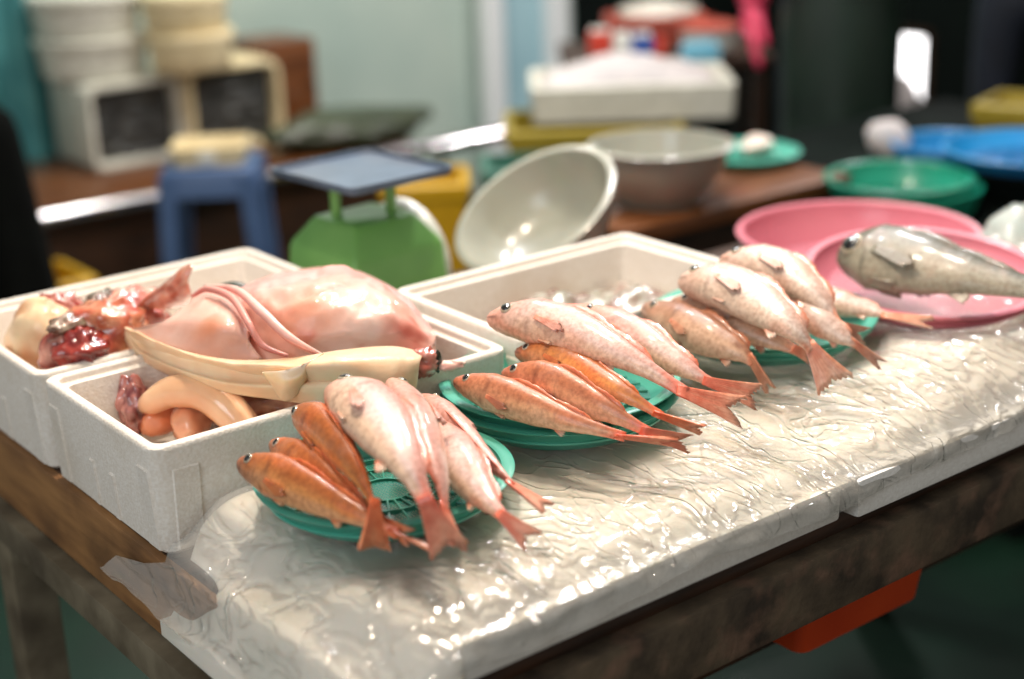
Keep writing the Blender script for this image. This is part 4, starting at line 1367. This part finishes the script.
# shelf table behind with red basket and packets
sv = deep(655, 62, 4.62)
svt = empty('back_table', (sv.x, sv.y, 0), 'dim table behind the ice-filled foam box, carrying packets and a red basket', 'table')
rs = Matrix.Rotation(q38, 3, 'Z')
SZ = .735
sc0 = V((sv.x, sv.y, 0)) + rs @ V((.03, .10, 0))
bm = new(); add_box(bm, (sc0.x, sc0.y, SZ - .03), (.62, .42, .03), rz=q38, bevel=.004); obj('tabletop', bm, 'wood_dark', svt)
for qx in (-1, 1):
    for qy in (-1, 1):
        p = sc0 + rs @ V((qx * .27, qy * .17, 0)); bm = new(); add_box(bm, (p.x, p.y, 0), (.04, .04, SZ - .03), rz=q38); obj('leg', bm, 'wood_dark', svt)
def on_shelf(px, d, size, mat, name, label, cat, capmat=None):
    c = deep(px, 60, d); c.z = SZ + .001
    root = empty(name, c, label, cat, 'packets on the back table')
    bm = new(); add_box(bm, c, size, rz=q38, bevel=.008); obj('carton', bm, mat, root)
    bm = new(); add_box(bm, c + V((0, 0, size[2] - .004)), (size[0] * .8, size[1] * .8, .012), rz=q38, bevel=.003); obj('flap', bm, capmat or mat, root)
    return root
on_shelf(600, 4.52, (.065, .05, .085), 'red', 'carton', 'red packet at the left of the back table', 'packet', 'white_pl')
on_shelf(622, 4.50, (.05, .05, .075), 'white_pl', 'carton', 'white packet between the red and blue packets', 'packet')
on_shelf(642, 4.48, (.06, .05, .075), 'blue', 'carton', 'dark blue packet on the back table', 'packet', 'white_pl')
on_shelf(660, 4.47, (.025, .05, .060), 'red', 'carton', 'narrow red packet beside the dark blue one', 'packet')
on_shelf(700, 4.42, (.11, .06, .050), 'cyan', 'carton', 'light blue packet at the right of the back table', 'packet')
rb2 = deep(655, 48, 4.85)
crate((rb2.x, rb2.y, rb2.z + .001), .30, .18, .105, q38, 'redbox', 'brick red basket on the crate behind the packets', None, 'plastic_basket')
bm = new(); add_box(bm, (rb2.x, rb2.y, SZ), (.34, .22, rb2.z - SZ), rz=q38, bevel=.006)
bxx = obj('cardboard_box', bm, 'rust'); tag(bxx, 'dim brown box under the brick red basket on the back table', 'box')
bm = new()
add_blob(bm, (rb2.x, rb2.y, rb2.z + .108), (.13, .075, .035), q38, .3, 3, 6, colfn=lambda p, n: lerp(rgb(190, 190, 180), rgb(226, 226, 216), n))
tag(obj('white_bundle', bm, 'flesh', angle=180), 'whitish bundle filling the brick red basket', 'bundle')
wp = deep(702, 42, 4.55)
rt = empty('white_pot', (wp.x, wp.y, SZ), 'white pot with red lid on the back table below the pink glove', 'pot')
wz = SZ
bm = new(); add_lathe(bm, [(.055, 0), (.078, .02), (.086, .075), (.088, .078)], (wp.x + .03, wp.y, wz), 32, cap0=True); obj('pot_wall', bm, 'white_pl', rt)
bm = new(); add_lathe(bm, [(.090, .076), (.090, .084), (.06, .094), (.012, .098), (.012, .110), (.0005, .112)], (wp.x + .03, wp.y, wz), 32); obj('lid', bm, 'redbox', rt)

# ------------------------------------------------------------------ under the table
crate((1.285, 1.19, .5285), .235, .36, .15, 0, 'orange_pl', 'red-orange plastic crate on the shelf under the table', None)
crate((1.695, 1.235, .5285), .44, .34, .15, 0, 'navy_pl', 'blue plastic crate on the shelf under the table', None)
pb = at(135, 668, .20)
crate((pb.x + .19, pb.y - .06, 0), .26, .30, .22, .1, 'navy_dark', 'dark blue crate on the green floor under the table end', None)

# ------------------------------------------------------------------ people (dim, in the background)
def person(base, face, label, glove=False, apron='cloth', shirt='navy_cloth', lean=0.0):
    base = V((base[0], base[1], 0))
    root = empty('person', base, label, 'person')
    q = Matrix.Rotation(face, 3, 'Z')            # local -Y is the way the person faces, +X their left
    def w(x, y, z): return base + q @ V((x, y, z))
    J = {}
    chain = []
    def sk(name, verts, edges, mat, parent, root_i=0, sub=2):
        me = bpy.data.meshes.new(name)
        o0 = worldloc(parent)
        me.from_pydata([v[0] - o0 for v in verts], edges, [])
        o = bpy.data.objects.new(name, me)
        COL.objects.link(o)
        o.parent = parent
        me.materials.append(M[mat])
        md = o.modifiers.new('skin', 'SKIN')
        md.use_smooth_shade = True
        for i, v in enumerate(me.skin_vertices[0].data):
            rr = verts[i][1]
            v.radius = rr if isinstance(rr, tuple) else (rr, rr)
            v.use_root = (i == root_i)
        s2 = o.modifiers.new('sub', 'SUBSURF'); s2.levels = s2.render_levels = sub
        return o
    L = lean
    vs = [(w(0, 0, .95), (.15, .11)), (w(0, -.2 * L, 1.15), (.14, .10)), (w(0, -.55 * L, 1.36), (.17, .11)), (w(0, -.75 * L, 1.47), (.07, .07)), (w(0, -.9 * L, 1.56), (.055, .06)),
          (w(.17, -.6 * L, 1.40), .06), (w(.25, -.45 * L + .03, 1.15), .046), (w(.12, -.5 * L - .17, 1.17), .034),
          (w(-.17, -.6 * L, 1.40), .06), (w(-.24, -.45 * L - .01, 1.15), .046), (w(-.25, -.5 * L - .05, .93), .034),
          (w(.10, 0, .88), .085), (w(.11, -.01, .50), .062), (w(.11, .02, .10), .042), (w(.11, -.10, .04), (.04, .03)),
          (w(-.10, 0, .88), .085), (w(-.11, -.01, .50), .062), (w(-.11, .02, .10), .042), (w(-.11, -.10, .04), (.04, .03))]
    ed = [(0, 1), (1, 2), (2, 3), (3, 4), (2, 5), (5, 6), (6, 7), (2, 8), (8, 9), (9, 10), (0, 11), (11, 12), (12, 13), (13, 14), (0, 15), (15, 16), (16, 17), (17, 18)]
    sk('body', vs, ed, shirt, root)
    # head with face and hair
    hc = w(0, -1.0 * L - .02, 1.66)
    bm = new(); add_blob(bm, hc, (.075, .092, .112), face, .0, 1, 0, seg=32)
    def fp(x, y, z): return hc + q @ V((x, y, z))
    add_tube(bm, [fp(0, -.086, .02), fp(0, -.104, -.018), fp(0, -.088, -.026)], [.007, .013, .008], n=8, seg=10)
    for s in (-1, 1): add_tube(bm, [fp(s * .074, .0, .02), fp(s * .086, .01, .0), fp(s * .074, .005, -.025)], [.006, .011, .006], n=8, seg=8)
    hd_ = obj('head', bm, 'skin', root, angle=180)
    for s in (-1, 1):
        bm = new(); add_blob(bm, fp(s * .030, -.080, .008), (.012, .007, .007), face, 0, 1, 0, seg=14); obj('eye', bm, 'pupil', hd_, angle=180)
    bm = new(); add_tube(bm, [fp(-.024, -.081, -.052), fp(0, -.089, -.050), fp(.024, -.081, -.052)], [.003, .006, .003], n=8, seg=8); obj('mouth', bm, 'lip', hd_, angle=180)
    bm = new(); add_blob(bm, hc + q @ V((0, .018, .028)), (.084, .092, .104), face, .08, 4, 2, seg=32); obj('hair', bm, 'hair', root, angle=180)
    # long rubber apron from chest to shin, wrapping the front and sides
    bm = new()
    rings = []
    for k in range(26):
        f = k / 25
        z = 1.34 - 1.12 * f
        wd = interp([(0, .10), (.12, .14), (.3, .155), (.45, .165), (.7, .165), (1, .17)], f)
        dp = interp([(0, .125), (.3, .13), (.45, .135), (1, .145)], f)
        yo = -.6 * L * max(0, (z - .95) / .45)
        ring = []
        for sgn in (0, 1):
            for j in range(25):
                a = -PI * (.02 + .96 * (j / 24 if sgn == 0 else 1 - j / 24))
                off = .006 * sgn
                fold = .012 * math.sin(a * 7 + f) * sst(.4, 1, f)
                ring.append(w((wd + off + fold) * math.cos(a), yo - .005 + (dp + off + fold) * math.sin(a), z))
        rings.append(ring)
    loft(bm, rings)
    obj('apron', bm, apron, root, angle=180)
    for s in (-1, 1):
        # hand with five fingers
        wr_ = w(s * .25, -.5 * L - .05, .93)
        up_ = (s == 1)                          # this forearm is folded across the chest
        verts = [(wr_, .029), (w(s * .252, -.5 * L - .062, .885), (.034, .021)), (w(s * .253, -.5 * L - .07, .845), (.040, .019))]
        edges = [(0, 1), (1, 2)]
        for i, (dy, ln) in enumerate(((-.030, .068), (-.010, .078), (.011, .072), (.030, .056))):
            a_ = len(verts)
            verts += [(w(s * .253, -.5 * L - .072 + dy, .822), .0112), (w(s * .248, -.5 * L - .080 + dy, .822 - ln * .5), .0105), (w(s * .236, -.5 * L - .084 + dy, .822 - ln), .009)]
            edges += [(2, a_), (a_, a_ + 1), (a_ + 1, a_ + 2)]
        a_ = len(verts)
        verts += [(w(s * .240, -.5 * L - .105, .872), .013), (w(s * .230, -.5 * L - .122, .838), .011), (w(s * .224, -.5 * L - .126, .812), .0095)]
        edges += [(1, a_), (a_, a_ + 1), (a_ + 1, a_ + 2)]
        if up_:
            e0, ex, ez = w(.12, -.5 * L - .17, 1.17), (q @ V((-.93, -.36, .06))).normalized(), V((0, 0, 1))
            ey = ez.cross(ex).normalized()
            qi = q.inverted()
            verts = [(e0 + ex * (-(qi @ (p_ - wr_)).z) + ez * (qi @ (p_ - wr_)).y + ey * (qi @ (p_ - wr_)).x, rr__) for p_, rr__ in verts]
        sk('glove', verts, edges, 'glove' if glove else 'black', root, 0, 2)
        if glove and not up_:
            bm = new()
            add_tube(bm, [w(s * .251, -.5 * L - .052, .915), w(s * .248, -.5 * L - .04, .98), w(s * .244, -.45 * L - .02, 1.08)], [.038, .046, .054], n=10, seg=20)
            obj('glove_cuff', bm, 'glove', root, angle=180)
        bm = new()
        p = w(s * .11, -.03, 0)
        loft(bm, [[p + q @ V((c_.x, c_.y, z)) for c_ in rrect(0, yo, ww, dd_, .04, 0)] for (ww, dd_, yo, z) in
                  ((.10, .27, -.03, .0), (.104, .275, -.03, .02), (.10, .25, -.02, .06), (.098, .14, .03, .10), (.10, .12, .045, .2), (.115, .13, .05, .34))])
        obj('boot', bm, 'black', root, angle=60)
    return root

p1 = deep(838, 90, 4.35)
person((p1.x, p1.y), math.radians(-38 + 0), 'person in long dark apron and pink rubber gloves standing behind the bowls', True)
p2 = deep(1022, 60, 4.5)
person((p2.x + .05, p2.y), math.radians(125), 'person in dark clothes standing at the right edge behind the blue baskets', False, lean=.25)

# white sack and yellow-topped crate between the people
ws = deep(895, 112, 5.0)
bm = new(); add_blob(bm, (ws.x, ws.y, ws.z - .05), (.13, .10, .17), .3, .2, 2.5, 3, seg=36)
tag(obj('white_sack', bm, 'sack', angle=180), 'white sack in front of the bright window between the two people', 'sack')
bm = new(); add_box(bm, (ws.x, ws.y, 0), (.32, .28, ws.z - .16), bevel=.01); tag(obj('sack_stand', bm, 'wall_dark'), 'dark block under the white sack', 'stand')
yc = deep(1012, 100, 3.72)
crate((yc.x + .03, yc.y, .641), .20, .16, yc.z - .641, .3, 'olive', 'olive bin at the right edge in front of the second person', None, 'plastic_bin')

# ------------------------------------------------------------------ light
def area(name, loc, target, size, power, col, sy=None):
    d = bpy.data.lights.new(name, 'AREA')
    d.energy = power
    d.color = col
    d.size = size
    if sy:
        d.shape = 'RECTANGLE'; d.size_y = sy
    else: d.shape = 'DISK'
    o = bpy.data.objects.new(name, d)
    COL.objects.link(o)
    o.location = loc
    o.rotation_euler = (V(target) - V(loc)).to_track_quat('-Z', 'Y').to_euler()
    return o
area('hanging_lamp', (0.95, 1.65, 2.55), (1.05, 1.2, .8), .17, 17, (1.0, .84, .67))
area('hanging_lamp', (1.65, 1.65, 2.6), (1.4, 1.2, .8), .17, 14, (1.0, .87, .73))
area('tube_lamp', (1.75, 2.7, 2.9), (1.1, 1.3, .8), .14, 22, (.95, .97, 1.0), .35)
area('tube_lamp', (2.5, 2.3, 2.9), (1.4, 1.2, .8), .14, 22, (.98, .98, 1.0), .35)
area('rail_glint_light', (4.25, 3.1, 2.1), (3.0, 4.0, .45), .14, 16, (1.0, .95, .92))  # added unseen light, placed so the steel rail shows a highlight
area('rail_glint_light', (3.0, 3.0, 2.5), (2.0, 4.0, .45), .14, 6, (1.0, .95, .92))  # second added light, aimed at the steel edge of the counter
area('wall_lamp', (2.3, 3.9, 2.7), (2.6, 4.8, 1.0), .5, 25, (1.0, .95, .86))
area('daylight', (-1.6, 0.2, 2.4), (1.0, 1.3, .8), 1.8, 22, (.86, .94, 1.0))

wd = bpy.data.worlds.new('world')
C.world = wd
wd.use_nodes = True
bg = wd.node_tree.nodes['Background']
bg.inputs[0].default_value = (.84, .78, .70, 1)
bg.inputs[1].default_value = 0.27

C.view_settings.view_transform = 'Standard'
C.view_settings.look = 'None'
C.view_settings.exposure = 0.5
C.view_settings.gamma = 1.0
C.view_settings.use_curve_mapping = False
